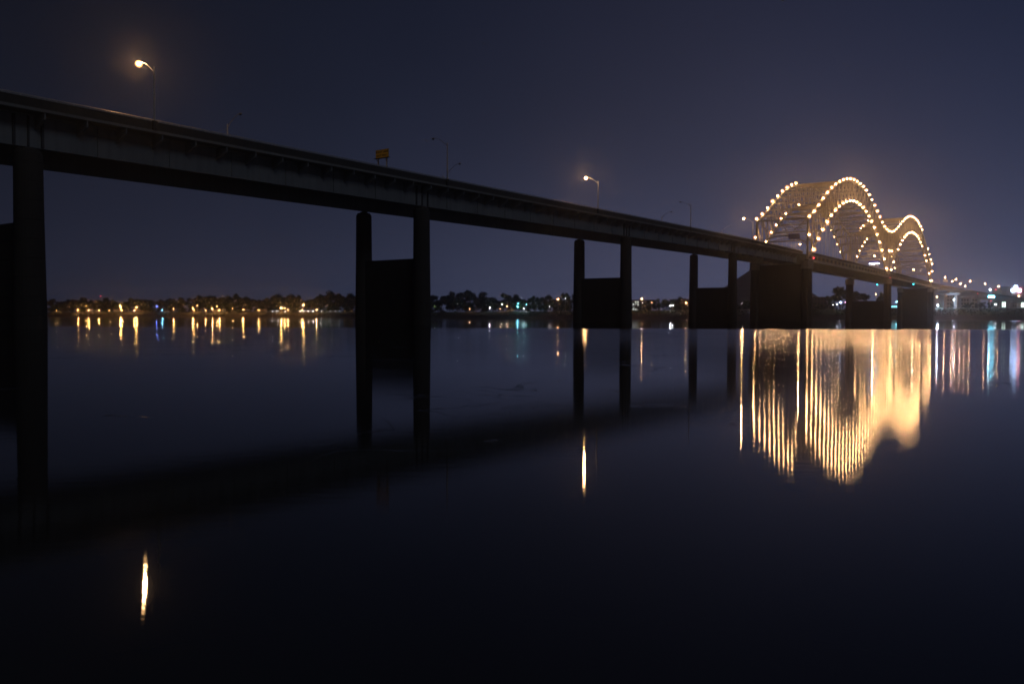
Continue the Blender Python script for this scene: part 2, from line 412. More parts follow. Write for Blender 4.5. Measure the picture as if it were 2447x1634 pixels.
# ------------------------------------------------------------------ far bank terrain
SHORE = [(-2600, 1480), (-1500, 1440), (-770, 1330), (-400, 1240), (-121, 1140), (60, 985), (200, 915), (330, 925), (430, 985), (520, 1060), (640, 1095), (800, 1120), (1400, 1190), (2600, 1300)]
def lerp(tab, x):
    if x <= tab[0][0]: return tab[0][1]
    for (a, b), (c, d) in zip(tab, tab[1:]):
        if x <= c: return b + (d - b) * (x - a) / (c - a)
    return tab[-1][1]
BANKH = [(-2600, 8.5), (-770, 8.6), (-121, 9.5), (60, 10.5), (330, 13.0), (480, 15), (560, 17.5), (800, 18.5), (2600, 19)]
def ground(x, y):
    d = y - lerp(SHORE, x)
    h = lerp(BANKH, x)
    s = max(-3.0, d * 0.16) if d < 0 else h * (1 - math.exp(-(d / 26.0) ** 1.4))
    if d > 0: s += 0.35 * noise.noise(Vector((x * 0.05, y * 0.05, 0))) * min(1, d / 10)
    return s
mb = MB(); xs = [-2600 + i * 26 for i in range(201)]; offs = [-18, -6, 0, 4, 8, 13, 18, 24, 31, 40, 55, 80, 120, 180, 260, 380, 600, 900, 1400, 2000]
for x in xs:
    for d in offs:
        y = lerp(SHORE, x) + d; mb.v.append(Vector((x, y, ground(x, y))))
n = len(offs)
for i in range(len(xs) - 1):
    for j in range(n - 1): mb.f.append((i * n + j, (i + 1) * n + j, (i + 1) * n + j + 1, i * n + j + 1))
mg = mat('far_bank_ground', (0.045, 0.038, 0.03), 0.95, 0, 0.5, 0.15, 0.6)
t = mg.node_tree; p = t.nodes['Principled BSDF']
gm = N(t, 'ShaderNodeNewGeometry'); sx = N(t, 'ShaderNodeSeparateXYZ'); t.links.new(gm.outputs['Position'], sx.inputs[0])
oldc = p.inputs['Base Color'].links[0].from_socket
mxn = N(t, 'ShaderNodeMix', data_type='RGBA')
t.links.new(M(t, 'MULTIPLY', M(t, 'SUBTRACT', sx.outputs[2], 6.0), 0.5, clamp=True), mxn.inputs['Factor'])
t.links.new(oldc, mxn.inputs['A'])
ng = N(t, 'ShaderNodeTexNoise'); ng.inputs['Scale'].default_value = 0.25; t.links.new(gm.outputs['Position'], ng.inputs['Vector'])
t.links.new(VSCALE(t, (0.055, 0.07, 0.02), M(t, 'ADD', ng.outputs['Fac'], 0.3)), mxn.inputs['B'])
t.links.new(mxn.outputs['Result'], p.inputs['Base Color'])
top_mesh('ground', mb, mg, kind='structure', smooth=True)

# ------------------------------------------------------------------ bridge levels
RAIL = [(60, 39.0), (166, 40.75), (273, 42.4), (387, 44.3), (465, 45.6), (553, 46.9), (660, 47.7), (800, 48.3), (946, 48.6), (1240, 48.3)]
def PZ(t): return lerp(RAIL, t)
PIERS = [171.7, 277.3, 405.5, 533.5]
WN, WF = 6.0, 28.4            # girder lines
DN, DF = 2.0, 32.4            # deck edges
T0, T5, T6, T7 = 96.0, 661.0, 946.5, 1232.1

# --- approach piers
def pier(tt, label, top_off, WF=WF):
    e = empty('bridge_pier', B(tt, (WN + WF) / 2, 0), label, 'bridge pier', 'concrete piers of the approach')
    for wd in (WN, WF):
        zt = PZ(tt) - top_off
        m = MB(); c = B(tt, wd, 0)
        rad = lambda z: 2.68 - z * .0135 if z < 19 else 2.42 - (z - 19) * .008
        secs = [(c + UP * -3, 2.75)]; z = 2.4
        while z < zt - 1.6:                                    # construction joints between the lifts of concrete
            secs += [(c + UP * (z - .06), rad(z)), (c + UP * z, rad(z) - .07), (c + UP * (z + .06), rad(z))]; z += 3.4
        secs += [(c + UP * (zt - 0.8), rad(zt)), (c + UP * (zt - 0.02), 1.85)]
        m.ring(secs, 28, rot=0.13)
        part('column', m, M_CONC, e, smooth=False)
        m = MB(); m.box(c + UP * (zt + 0.22), DIR, ACR, UP, 1.6, 1.4, 0.44); part('bearing', m, M_DARKSTEEL, e)
    m = MB(); m.hexa([B(tt - 1.6, WN + 1.5, -3), B(tt + 1.6, WN + 1.5, -3), B(tt + 1.6, WF - 1.5, -3), B(tt - 1.6, WF - 1.5, -3),
                      B(tt - 1.45, WN + 1.5, 19.1), B(tt + 1.45, WN + 1.5, 19.1), B(tt + 1.45, WF - 1.5, 19.1), B(tt - 1.45, WF - 1.5, 19.1)])
    part('web_wall', m, M_CONC, e)
    for z in (2.4, 5.8, 9.2, 12.6, 16.0, 18.6):
        m = MB(); m.box(B(tt, (WN + WF) / 2, z), DIR, ACR, UP, 3.30 - z * .012, WF - WN - 4.4, .16); part('form_band', m, M_CONC, e)
pier(PIERS[0], 'near-black concrete pier cut by the left edge of the view, its opening beside the frame', 8.85)
pier(PIERS[1], 'tall two-column concrete pier with square opening, second from the left, largest whole one', 8.85, 29.1)
pier(PIERS[2], 'two-column concrete pier standing below the second glowing street lamp', 8.85)
pier(PIERS[3], 'slim two-column concrete pier just left of the dark pyramid', 8.85)

# --- approach viaduct
ap = empty('approach_viaduct', B(T0, 17.2, 0), 'long dark steel girder viaduct rising over the river from the upper left', 'viaduct')
ts = [T0 + i * (T5 - 3.5 - T0) / 60 for i in range(61)]
path = [(B(q, 0, PZ(q)), ACR) for q in ts]
m = MB(); m.sweep(path, [(DN + .25, -2.55), (DF - .25, -2.55), (DF - .25, -2.15), (DN + .25, -2.15)]); part('deck_slab', m, M_DECK, ap)
m = MB(); m.sweep(path, [(DN + .75, -2.146), (DF - .75, -2.146), (DF - .75, -2.06), (DN + .75, -2.06)]); part('roadway', m, M_ASPH, ap)
for s_, (a, b) in (('n', (DN, DN + .25)), ('f', (DF - .25, DF))):
    m = MB(); m.sweep(path, [(a, -2.62), (b, -2.62), (b, -2.10), (a, -2.10)]); part('fascia', m, M_DECK, ap)
m = MB(); m.sweep(path, [(DN + .12, -2.096), (DN + .6, -2.096), (DN + .42, -.75), (DN + .42, -.42), (DN + .2, -.42), (DN + .2, -.75)]); part('barrier', m, M_BARR, ap)
m = MB(); m.sweep(path, [(DF - .6, -2.096), (DF - .12, -2.096), (DF - .2, -.42), (DF - .42, -.42)]); part('barrier', m, M_BARR, ap)
m = MB(); m.sweep(path, [(DN + .31 + math.cos(k_ * math.pi / 4) * 0.11, -0.09 + math.sin(k_ * math.pi / 4) * 0.11) for k_ in range(8)]); m.sweep(path, [(DN + .31 + math.cos(k_ * math.pi / 4) * 0.06, -0.34 + math.sin(k_ * math.pi / 4) * 0.06) for k_ in range(8)]); part('hand_rail', m, M_RAIL, ap, smooth=True)
rp = MB(); rp.box((0, 0, -.21), DIR, ACR, UP, .14, .12, .42); RP = rp.mesh('rail_post', M_RAIL)
q = T0 + 1
while q < T5 - 4:
    inst('rail_post', RP, ap, B(q, DN + .31, PZ(q))); q += 3.0 if q < 430 else 6.0
m = MB(); m.sweep(path, [(DF - .40, -.12), (DF - .22, -.12), (DF - .22, 0), (DF - .40, 0)]); part('hand_rail', m, M_RAIL, ap)
for wd in (WN, WF):
    m = MB()
    m.sweep(path, [(wd - .04, -8.30), (wd + .04, -8.30), (wd + .04, -2.9), (wd - .04, -2.9)])
    m.sweep(path, [(wd - .22, -8.40), (wd + .22, -8.40), (wd + .22, -8.30), (wd - .22, -8.30)])
    m.sweep(path, [(wd - .35, -2.9), (wd + .35, -2.9), (wd + .35, -2.555), (wd - .35, -2.555)])
    part('girder', m, M_STEEL, ap)
for tt in PIERS:
    for wd, sg in ((WN, -1), (WF, 1)):
        for k in (-2.4, 0, 2.4):
            m = MB(); m.box(B(tt + k, wd + sg * .24, PZ(tt + k) - 5.6), DIR, ACR, UP, .42 if k else .26, .4, 5.35); part('bearing_stiffener', m, M_DARKSTEEL, ap)
for q in (196, 222, 247, 303, 330, 356, 381, 432, 458, 484, 509, 560, 586, 612):
    m = MB(); m.box(B(q, WN - .075, PZ(q) - 5.6), DIR, ACR, UP, 1.1, .06, 5.2); part('splice_plate', m, M_STEEL, ap)
m = MB(); m.sweep(path, [(WN - .22, -4.55), (WN - .045, -4.55), (WN - .045, -4.49), (WN - .22, -4.49)]); part('web_rib', m, M_STEEL, ap)
# intermediate web stiffeners and cantilever brackets, 7.45 m apart
br = MB()
br.poly([Vector((0, 0, 0))] * 0, [])
def bracket_mesh(sg):
    g = MB(); th = DIR * .11
    pr = [(0.30, -2.62), (0.30, -3.75), (0.62, -3.75), (3.95, -5.05), (3.95, -2.62)]
    pts = [ACR * (sg * a) + UP * z for a, z in pr]
    n_ = len(pts)
    g.poly([p - th for p in pts] + [p + th for p in pts], [tuple(range(n_)), tuple(reversed(range(n_, 2 * n_)))] + [(i, (i + 1) % n_, n_ + (i + 1) % n_, n_ + i) for i in range(n_)])
    g.beam(ACR * (sg * .5) + UP * -3.78, ACR * (sg * 3.95) + UP * -5.10, .55, .09)
    return g.mesh('bracket', M_STEEL)
BN, BF = bracket_mesh(1), bracket_mesh(-1)
q = 173.0 - 7.45 * 9
while q < T5 - 5:
    if q > T0 + 2:
        inst('bracket', BN, ap, B(q, DN, PZ(q))); inst('bracket', BF, ap, B(q, DF, PZ(q)))
    q += 7.45
st = MB(); st.box((0, 0, -5.6), DIR, ACR, UP, .05, .22, 5.3); ST = st.mesh('web_stiffener', M_STEEL)
q = 173.0 - 7.45 * 9 + 3.7
while q < T5 - 5:
    if q > T0 + 2 and all(abs(q - pt) > 4 for pt in PIERS): inst('web_stiffener', ST, ap, B(q, WN - .16, PZ(q)))
    q += 14.9
fb = MB(); fb.box((0, 0, -3.6), DIR, ACR, UP, .3, WF - WN - .1, 1.9); FB = fb.mesh('floor_beam', M_STEEL)
q = 173.0 - 7.45 * 9
while q < T5 - 5:
    if q > T0 + 2: inst('floor_beam', FB, ap, B(q, 17.2, PZ(q)))
    q += 14.9
m = MB()
for lane in (9.5, 13.2, 21.2, 24.9):
    q = T0 + 4
    while q < T5 - 8:
        m.box(B(q, lane, PZ(q) - 2.054), DIR, ACR, UP, 3.0, .15, .008); q += 12
part('lane_marking', m, M_PAINTW, ap, kind='stuff')
m = MB(); m.sweep(path, [(17.0, -2.056), (17.4, -2.056), (17.28, -1.2), (17.12, -1.2)]); part('median_barrier', m, M_BARR, ap)

# --- arch piers
def octo(m, c, r, z0, z1, r1=None):
    m.ring([(Vector((c.x, c.y, z0)), r), (Vector((c.x, c.y, z1)), r1 or r)], 8, rot=math.pi / 8 - A)
def arch_pier(tt, label, wall_top):
    e = empty('arch_pier', B(tt, 17.2, 0), label, 'bridge pier', 'great piers under the arches')
    for wd in (0.0, 34.4):
        c = B(tt, wd, 0)
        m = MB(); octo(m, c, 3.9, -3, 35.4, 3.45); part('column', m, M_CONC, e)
        m = MB(); octo(m, c, 4.35, 35.4, 36.2, 4.35); octo(m, c, 4.30, 36.2, 41.1, 4.15); part('capital', m, M_DECK, e)
        m = MB(); m.box(c + UP * 41.45, DIR, ACR, UP, 3.0, 2.2, .7); part('bearing', m, M_DARKSTEEL, e)
    m = MB(); m.hexa([B(tt - 2.4, 3, -3), B(tt + 2.4, 3, -3), B(tt + 2.4, 31.4, -3), B(tt - 2.4, 31.4, -3),
                      B(tt - 2.2, 3, wall_top), B(tt + 2.2, 3, wall_top), B(tt + 2.2, 31.4, wall_top), B(tt - 2.2, 31.4, wall_top)])
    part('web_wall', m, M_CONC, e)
    return e
p5 = arch_pier(T5 - 1, 'massive solid wall pier where the girders end and the first arch begins', 38.6)
arch_pier(T6, 'great pier with pale octagonal columns and low wall under the dip between the arches', 19.3)
arch_pier(T7, 'solid wall pier under the far end of the second arch', 40.2)

# --- arches
UPH = [69.3, 73.9, 79.6, 85.7, 91.3, 96.3, 100.5, 104.2, 107.0, 109.4, 111.0, 112.1, 112.4, 112.2, 111.3, 109.8, 107.5, 104.7, 101.1, 97.3, 93.4, 89.8, 87.0, 85.3, 84.7]
LOW = [None, 48.6, 56.9, 64.4, 71.0, 77.0, 81.9, 86.2, 89.9, 92.7, 94.7, 95.9, 96.3, 95.9, 94.7, 92.7, 89.9, 86.6, 82.3, 77.2, 71.3, 64.8, 57.4, 49.1, None]
WT = 34.4
hb = MB(); hb.ring([(Vector((0, 0, -.35)), .10), (Vector((0, 0, 0)), .34)], 8)
hb.box((0, 0, -.75), (1, 0, 0), (0, 1, 0), UP, .16, .16, .9)
HOUSE = hb.mesh('necklace_lamp', M_BLACK)
bb = MB(); bb.sphere((0, 0, .38), .46, n=6, m=4); BULB = bb.mesh('bulb', G_BULB)
gb = MB(); gb.sphere((0, 0, 0), 1.45, n=12, m=8); HALO_M = gb.mesh('glow_globe', G_HALO, smooth=True)  # oversized ball of halo light added round each bulb
def arch(t0, t1, mirror, label):
    e = empty('arch_span', B(t0, 17.2, 41), label, 'arch bridge', 'lit through-arch spans')
    ph = (t1 - t0) / 24
    U_ = UPH[::-1] if mirror else UPH
    L_ = LOW[::-1] if mirror else LOW
    tn = [t0 + ph * k for k in range(25)]
    T0_ = t0 + (0.35 if mirror else 0); 
    def U(k, wd): return B(tn[k], wd, U_[k])
    def L(k, wd): return B(tn[k], wd, L_[k])
    foot = 43.4
    for wd in (0, WT):
        m = MB()
        for k in range(24): m.beam(U(k, wd), U(k + 1, wd), 1.1, 1.25)
        part('upper_chord', m, M_TRUSS, e)
        m = MB()
        pts = [B(tn[0], wd, foot)] + [L(k, wd) for k in range(1, 24)] + [B(tn[24], wd, foot)]
        for a_, b_ in zip(pts, pts[1:]): m.beam(a_, b_, 1.2, 1.3)
        part('lower_chord', m, M_TRUSS, e)
        # posts and diagonals
        for k in range(0, 25):
            if mirror and k == 0: continue                       # the shared tower leg belongs to the first arch
            if k in (0, 24): member('tower_leg', B(tn[k], wd, foot), U(k, wd) - UP * .63, 1.15, 1.15, M_TRUSS, e)
            else: member('post', L(k, wd) + UP * .66, U(k, wd) - UP * .63, .62, .75, M_TRUSS, e)
        for k in range(24):
            rise = (k < 12)
            if rise: a_, b_ = U(k, wd), (L(k + 1, wd))
            else: a_, b_ = (L(k, wd)), U(k + 1, wd)
            member('diagonal', a_, b_, .6, .7, M_TRUSS, e)
    for k in range(25):
        if mirror and k == 0: continue
        member('upper_strut', U(k, .56), U(k, WT - .56), .62, .8, M_TRUSS, e)
        if 0 < k < 24 and L_[k] > 54: member('lower_strut', L(k, .62), L(k, WT - .62), .62, .8, M_TRUSS, e)
        if 0 < k < 24 and L_[k] > 54:                            # sway frame between the two trusses
            zt, zb = U_[k] - .5, L_[k] + .5
            mid = B(tn[k], WT / 2, zb)
            member('sway_brace', B(tn[k], .6, zt), mid, .34, .34, M_TRUSS, e)
            member('sway_brace', B(tn[k], WT - .6, zt), mid, .34, .34, M_TRUSS, e)
    for k in range(24):
        h = WT / 2
        mid0 = U(k, h); 
        member('upper_lateral', U(k, .6), U(k + 1, h), .36, .36, M_TRUSS, e)
        member('upper_lateral', U(k, WT - .6), U(k + 1, h), .36, .36, M_TRUSS, e)
        if 1 <= k < 23 and L_[k] > 54 and L_[k + 1] > 54:
            member('lower_lateral', L(k, .6), L(k + 1, WT - .6), .38, .38, M_TRUSS, e)
            member('lower_lateral', L(k, WT - .6), L(k + 1, .6), .38, .38, M_TRUSS, e)
    # hangers
    for k in range(3, 22):
        for wd in (0, WT): member('hanger', B(tn[k], wd, 44.2), L(k, wd) - UP * .66, .14, .14, M_TRUSS, e)
    # deck of the span
    qs = [t0 + (t1 - t0) * i / 24 for i in range(25)]
    if mirror: qs[0] += .02
    pt = [(B(q, 0, PZ(q)), ACR) for q in qs]
    m = MB(); m.sweep(pt, [(1.3, -2.55), (33.1, -2.55), (33.1, -2.15), (1.3, -2.15)]); part('deck_slab', m, M_DECK, e)
    m = MB(); m.sweep(pt, [(1.8, -2.146), (32.6, -2.146), (32.6, -2.06), (1.8, -2.06)]); part('roadway', m, M_ASPH, e)
    for wd in (0, WT):
        m = MB(); m.sweep(pt, [(wd - .5, -6.9), (wd + .5, -6.9), (wd + .5, -5.2), (wd - .5, -5.2)]); part('tie_girder', m, M_TRUSS, e)
        m = MB(); m.sweep(pt, [(wd - .30, -2.1), (wd + .30, -2.1), (wd + .18, -.5), (wd - .18, -.5)]); part('parapet', m, M_BARR, e)
        m = MB(); m.sweep(pt, [(wd - .12, -.14), (wd + .12, -.14), (wd + .12, 0), (wd - .12, 0)]); part('hand_rail', m, M_RAIL, e)
        m = MB(); m.sweep(pt, [(wd - .42, -2.9), (wd + .42, -2.9), (wd + .42, -2.106), (wd - .42, -2.106)]); part('edge_beam', m, M_STEEL, e)
        for k in range(25):
            if mirror and k == 0: continue
            q = tn[k]
            m = MB(); sg = -1 if wd == 0 else 1
            m.hexa([B(q - .5, wd + sg * .7, PZ(q) - 5.19), B(q + .5, wd + sg * .7, PZ(q) - 5.19), B(q + .5, wd - sg * .3, PZ(q) - 5.19), B(q - .5, wd - sg * .3, PZ(q) - 5.19),
                    B(q - 1.1, wd + sg * .45, PZ(q) - 2.91), B(q + 1.1, wd + sg * .45, PZ(q) - 2.91), B(q + 1.1, wd - sg * .3, PZ(q) - 2.91), B(q - 1.1, wd - sg * .3, PZ(q) - 2.91)])
            part('floor_beam_end', m, M_TRUSS, e)
    for k in range(25):
        q = tn[k]; m = MB(); m.box(B(q, 17.2, PZ(q) - 4.1), DIR, ACR, UP, .45, 33.2, 3.0); part('floor_beam', m, M_STEEL, e)
    m = MB(); 
    for wd in (6, 11, 17, 23, 28): m.sweep(pt, [(wd - .15, -3.3), (wd + .15, -3.3), (wd + .15, -2.556), (wd - .15, -2.556)])
    part('stringer', m, M_STEEL, e, kind='stuff')
    # portal at the outer end: X-frames and a curved bottom strut
    k = 24 if mirror else 0
    q = tn[k]; zt = U_[k]
    zb = 57.5
    prev = None
    arc = [B(q, .7 + (WT - 1.4) * i / 14, 52.2 + 6.2 * (1 - abs(2 * i / 14 - 1) ** 2.4)) for i in range(15)]
    m = MB()
    for a_, b_ in zip(arc, arc[1:]): m.beam(a_, b_, .5, .8)
    part('portal_arch', m, M_TRUSS, e)
    for wa, wb in ((0.7, 12.5), (WT - .7, WT - 12.5)):
        member('portal_brace', B(q, wa, zt - .3), B(q, wb, 58.4), .45, .5, M_TRUSS, e)
    member('portal_brace', B(q, WT / 2, zt - .5), B(q, 12.5, 58.4), .45, .5, M_TRUSS, e)
    member('portal_brace', B(q, WT / 2, zt - .5), B(q, WT - 12.5, 58.4), .45, .5, M_TRUSS, e)
    # necklace lamps
    def lamp(p):
        h = inst('necklace_lamp', HOUSE, e, p); b_ = bpy.data.objects.new('bulb', BULB); COL.objects.link(b_); b_.parent = h; lamp_light(G_BULB, .46, h, (0, 0, .38)); g_ = bpy.data.objects.new('glow_globe', HALO_M); COL.objects.link(g_); g_.parent = h; g_.location = (0, 0, .38); k_ = R.choice((.72, .85, .95, 1.0, 1.1, 1.2)); g_.scale = (k_, k_, k_)
    if not mirror:
        un, ln_, uf, lf = range(25), range(1, 24), range(0, 9), [1, 2, 3, 4, 5, 6, 9, 17, 18, 19, 20, 21, 22, 23]
    else:
        un, ln_, uf, lf = [k for k in range(1, 25) if k not in (18, 19, 20)], [k for k in range(1, 24) if k not in (3, 18, 21)], range(4, 9), [3, 4, 5, 6, 7, 18, 19, 20, 21]
    for k in un: lamp(B(tn[k], -.9, U_[k] + 1.0))
    for k in ln_: lamp(B(tn[k], -1.1, L_[k] + .2))
    for k in uf: lamp(B(tn[k], WT + .3, U_[k] + 1.6))
    for k in lf: lamp(B(tn[k], WT + 1.0, L_[k] + .2))
    if not mirror:
        lamp(B(tn[0], -1.0, 58.0)); lamp(B(tn[0], WT + 1.0, 58.0)); lamp(B(tn[24], -1.0, 67.0))
    else:
        lamp(B(tn[24], -1.1, 49.3)); lamp(B(tn[24], -1.1, 61.0)); lamp(B(tn[1], -1.1, 67.4))
    return e
arch(T5, T6, False, 'nearer and taller-looking lamp-strung steel arch of the bridge')
arch(T6, T7, True, 'farther lamp-strung steel arch, at the right of the first')

# --- navigation lights hung on the bridge
def navlight(p, g, label):
    e = empty('navigation_light', p, label, 'signal light')
    m = MB(); m.ring([(p + UP * .1, .25), (p + UP * .7, .25)], 8); part('housing', m, M_BLACK, e)
    m = MB(); m.sphere(p - UP * .2, .42, n=8, m=5); part('lens', m, g, e); lamp_light(g, .42, e, (0, 0, -.2))
navlight(B(T5 + 11, -1.3, 43.6), G_RED, 'red navigation light low on the first arch above the wall pier')
navlight(B(T6 + 6, -1.3, 41.6), G_RED, 'red navigation light beside the pier between the two arches')
navlight(B(1091, -1.2, 40.6), G_TEAL, 'teal navigation light under the near edge of the farther arch span')
navlight(B(1089, WT + 1.2, 40.6), G_TEAL, 'teal navigation light under the far edge of the farther arch span')

# ------------------------------------------------------------------ street lamps on the bridge
def lamp_pole(tt, side, lit, label, group, reach=5.0, hgt=12.2, near_w=DN, far_w=DF):
    wd = near_w if side > 0 else far_w
    z0 = PZ(tt) - 2.1
    base = B(tt, wd + side * .02, z0)
    e = empty('street_lamp', base, label, 'street lamp', group)
    top = hgt + 2.1
    m = MB(); m.box(base + UP * .9 - ACR * side * .02, DIR, ACR, UP, .9, .7, 1.75); part('pedestal', m, M_BARR, e)
    m = MB(); m.tube([base + UP * 1.7, base + UP * (top - 2.0)], [.21, .13], 8); part('pole', m, M_GALV, e)
    a0 = base + UP * (top - 2.9)
    arm = [a0, a0 + ACR * side * reach * .35 + UP * 1.35, a0 + ACR * side * reach * .6 + UP * 2.2, a0 + ACR * side * reach * .85 + UP * 2.65, a0 + ACR * side * reach + UP * 2.75]
    m = MB(); m.tube(arm, [.08, .07, .06, .06, .05], 6); part('arm', m, M_GALV, e)
    h = arm[-1]
    m = MB(); m.hexa([h - ACR * side * .3 - DIR * .12 - UP * .05, h - ACR * side * .3 + DIR * .12 - UP * .05, h + ACR * side * .75 + DIR * .24 - UP * .08, h + ACR * side * .75 - DIR * .24 - UP * .08,
                      h - ACR * side * .3 - DIR * .08 + UP * .1, h - ACR * side * .3 + DIR * .08 + UP * .1, h + ACR * side * .7 + DIR * .16 + UP * .16, h + ACR * side * .7 - DIR * .16 + UP * .16])
    hd = part('lamp_head', m, M_GALV, e)
    m = MB(); m.sphere(h + ACR * side * .36 - UP * .20, .36, .30, .26, n=10, m=6); part('lens', m, G_STREET if lit else M_GLASSD, hd, smooth=True)
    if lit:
        m = MB(); m.sphere(h + ACR * side * .36 - UP * .26, .68, n=14, m=9); part('glow_globe', m, G_HALO2, hd, smooth=True)  # added halo ball, the lens glare as a glowing shape
    if lit: lamp_light(G_STREET, .34, hd, h + ACR * side * .36 - UP * .26 - wloc(hd))
    return e
G1, G2, G3 = 'glowing street lamps on the near edge of the bridge', 'unlit street lamps on the near edge of the bridge', 'unlit street lamps on the far edge of the bridge'
lamp_pole(193.5, 1, True, 'glowing street lamp nearest the left end, high over the girder', G1)
lamp_pole(284.0, 1, False, 'unlit street lamp just right of the yellow sign, its arm pointing left', G2)
lamp_pole(374.0, 1, True, 'glowing street lamp at mid bridge above the third pier', G1)
lamp_pole(464.5, 1, False, 'unlit street lamp between the second and third glowing lamps', G2)
lamp_pole(554.5, 1, True, 'glowing street lamp right beside the start of the first arch', G1)
lamp_pole(232.0, -1, False, 'faint unlit lamp over the rail, right of the leftmost glowing lamp', G3)
lamp_pole(321.0, -1, False, 'faint unlit lamp behind the tall dark one right of the yellow sign', G3)
lamp_pole(499.0, -1, False, 'faint unlit far-side lamp left of the tall dark pole between two glowing lamps', G3)
lamp_pole(588.0, -1, False, 'faint unlit far-side lamp tip just left of the third glowing lamp', G3)
lamp_pole(742.0, -1, True, 'glowing roadway lamp seen through the opening under the first arch', 'glowing lamps within the arches', 4.5, 11.6, 2.4, 32.0)
lamp_pole(1022.0, -1, True, 'glowing roadway lamp below the white and blue overhead sign', 'glowing lamps within the arches', 4.5, 11.2, 2.4, 32.0)
lamp_pole(903.0, 1, True, 'glowing roadway lamp by the tower legs, right of the overhead sign', 'glowing lamps within the arches', 2.0, 11.6, 1.5, 32.0)
lamp_pole(1140.0, 1, True, 'glowing roadway lamp low inside the farther arch', 'glowing lamps within the arches', 4.0, 11.0, 1.8, 32.0)

# ------------------------------------------------------------------ yellow sign
def text_mesh(body, size, m, right, up, nrm, org):
    c = bpy.data.curves.new('txt', 'FONT'); c.body = body; c.size = size; c.align_x = 'CENTER'; c.align_y = 'CENTER'; c.extrude = 0.01
    c.space_character = 1.1; c.offset = size * 0.022
    o = bpy.data.objects.new('txt', c); COL.objects.link(o)
    bpy.context.view_layer.update()
    me = bpy.data.meshes.new_from_object(o)
    bpy.data.objects.remove(o)
    rm = Matrix((right, up, nrm)).transposed().to_4x4(); rm.translation = org
    me.transform(rm); me.materials.clear(); me.materials.append(m)
    return me
ts_ = 259.5
zs = PZ(ts_)
sc = B(ts_, 4.2, zs + 3.55)
e = empty('road_sign', B(ts_, 4.2, zs - 2.1), 'yellow RIGHT LANE EXIT ONLY sign on two posts above the rail', 'road sign')
m = MB(); m.box(sc, DIR, ACR, UP, .12, 4.7, 2.25); part('sign_board', m, M_SIGNY, e)
m = MB()
for a_, b_ in ((ACR * 2.29, UP * 1.0), (ACR * -2.29, UP * 1.0)): m.beam(sc + a_ - b_ - DIR * .075, sc + a_ + b_ - DIR * .075, .05, .02, up=DIR)
for s_ in (1.02, -1.02): m.beam(sc + UP * s_ - ACR * 2.25 - DIR * .075, sc + UP * s_ + ACR * 2.25 - DIR * .075, .02, .05)
part('border', m, M_SIGNB, e)
for body, dz in (('RIGHT LANE', .48), ('EXIT ONLY', -.48)):
    me = text_mesh(body, .72, M_SIGNB, -ACR, UP, -DIR, sc - DIR * .075 + UP * dz - wloc(e))
    o = bpy.data.objects.new('lettering', me); COL.objects.link(o); o.parent = e
m = MB(); m.box(sc - UP * 1.25 - DIR * .45 - ACR * .3, DIR, ACR, UP, .9, 5.3, .08); part('walkway', m, M_DARKSTEEL, e)
for k in (-1.55, 1.55):
    m = MB(); m.beam(B(ts_ + .12, 4.2 + k, zs - 2.06), B(ts_ + .12, 4.2 + k, zs + 2.42), .28, .28, up=DIR); part('post', m, M_GALV, e)
    m = MB(); m.beam(sc + ACR * k - UP * 1.25 - DIR * .8, sc + ACR * k - UP * 2.0, .08, .08); part('bracket', m, M_DARKSTEEL, e)

# portal sign and overhead sign inside the arches
e = empty('guide_sign', B(T5 - 1.2, 9, 56), 'plain dark blue sign board hung on the portal of the first arch', 'road sign')
m = MB(); m.box(B(T5 - 1.2, 8.6, 57.6), DIR, ACR, UP, .15, 7.6, 3.7); part('sign_board', m, M_SIGNBLUE, e)
m = MB(); m.box(B(T5 - .9, 6.8, 57.6), DIR, ACR, UP, .3, .2, 4.6); m.box(B(T5 - .9, 10.4, 57.6), DIR, ACR, UP, .3, .2, 4.6); part('hanger', m, M_DARKSTEEL, e)
e = empty('overhead_sign', B(937, 1.9, PZ(937) - 2.1), 'lit white and blue overhead sign between the two arches, left of the tower legs', 'road sign')
m = MB(); m.beam(B(937, 1.9, PZ(937) - 2.0), B(937, 1.9, 58.6), .35, .35, up=DIR); part('post', m, M_GALV, e)
m = MB(); m.beam(B(937, 1.9, 58.0), B(937, 15.5, 58.0), .3, .3); m.beam(B(937, 1.9, 56.2), B(937, 15.5, 56.2), .3, .3); part('gantry_arm', m, M_GALV, e)
m = MB(); m.box(B(936.6, 10.4, 57.0), DIR, ACR, UP, .15, 9.6, 4.0); part('sign_board', m, M_SIGNBLUE, e)
m = MB(); m.box(B(936.0, 10.4, 54.8), DIR, ACR, UP, .3, 9.0, .25); part('light_bar', m, glow('sign_light_bar', (.8, .85, 1.0), 30), e)

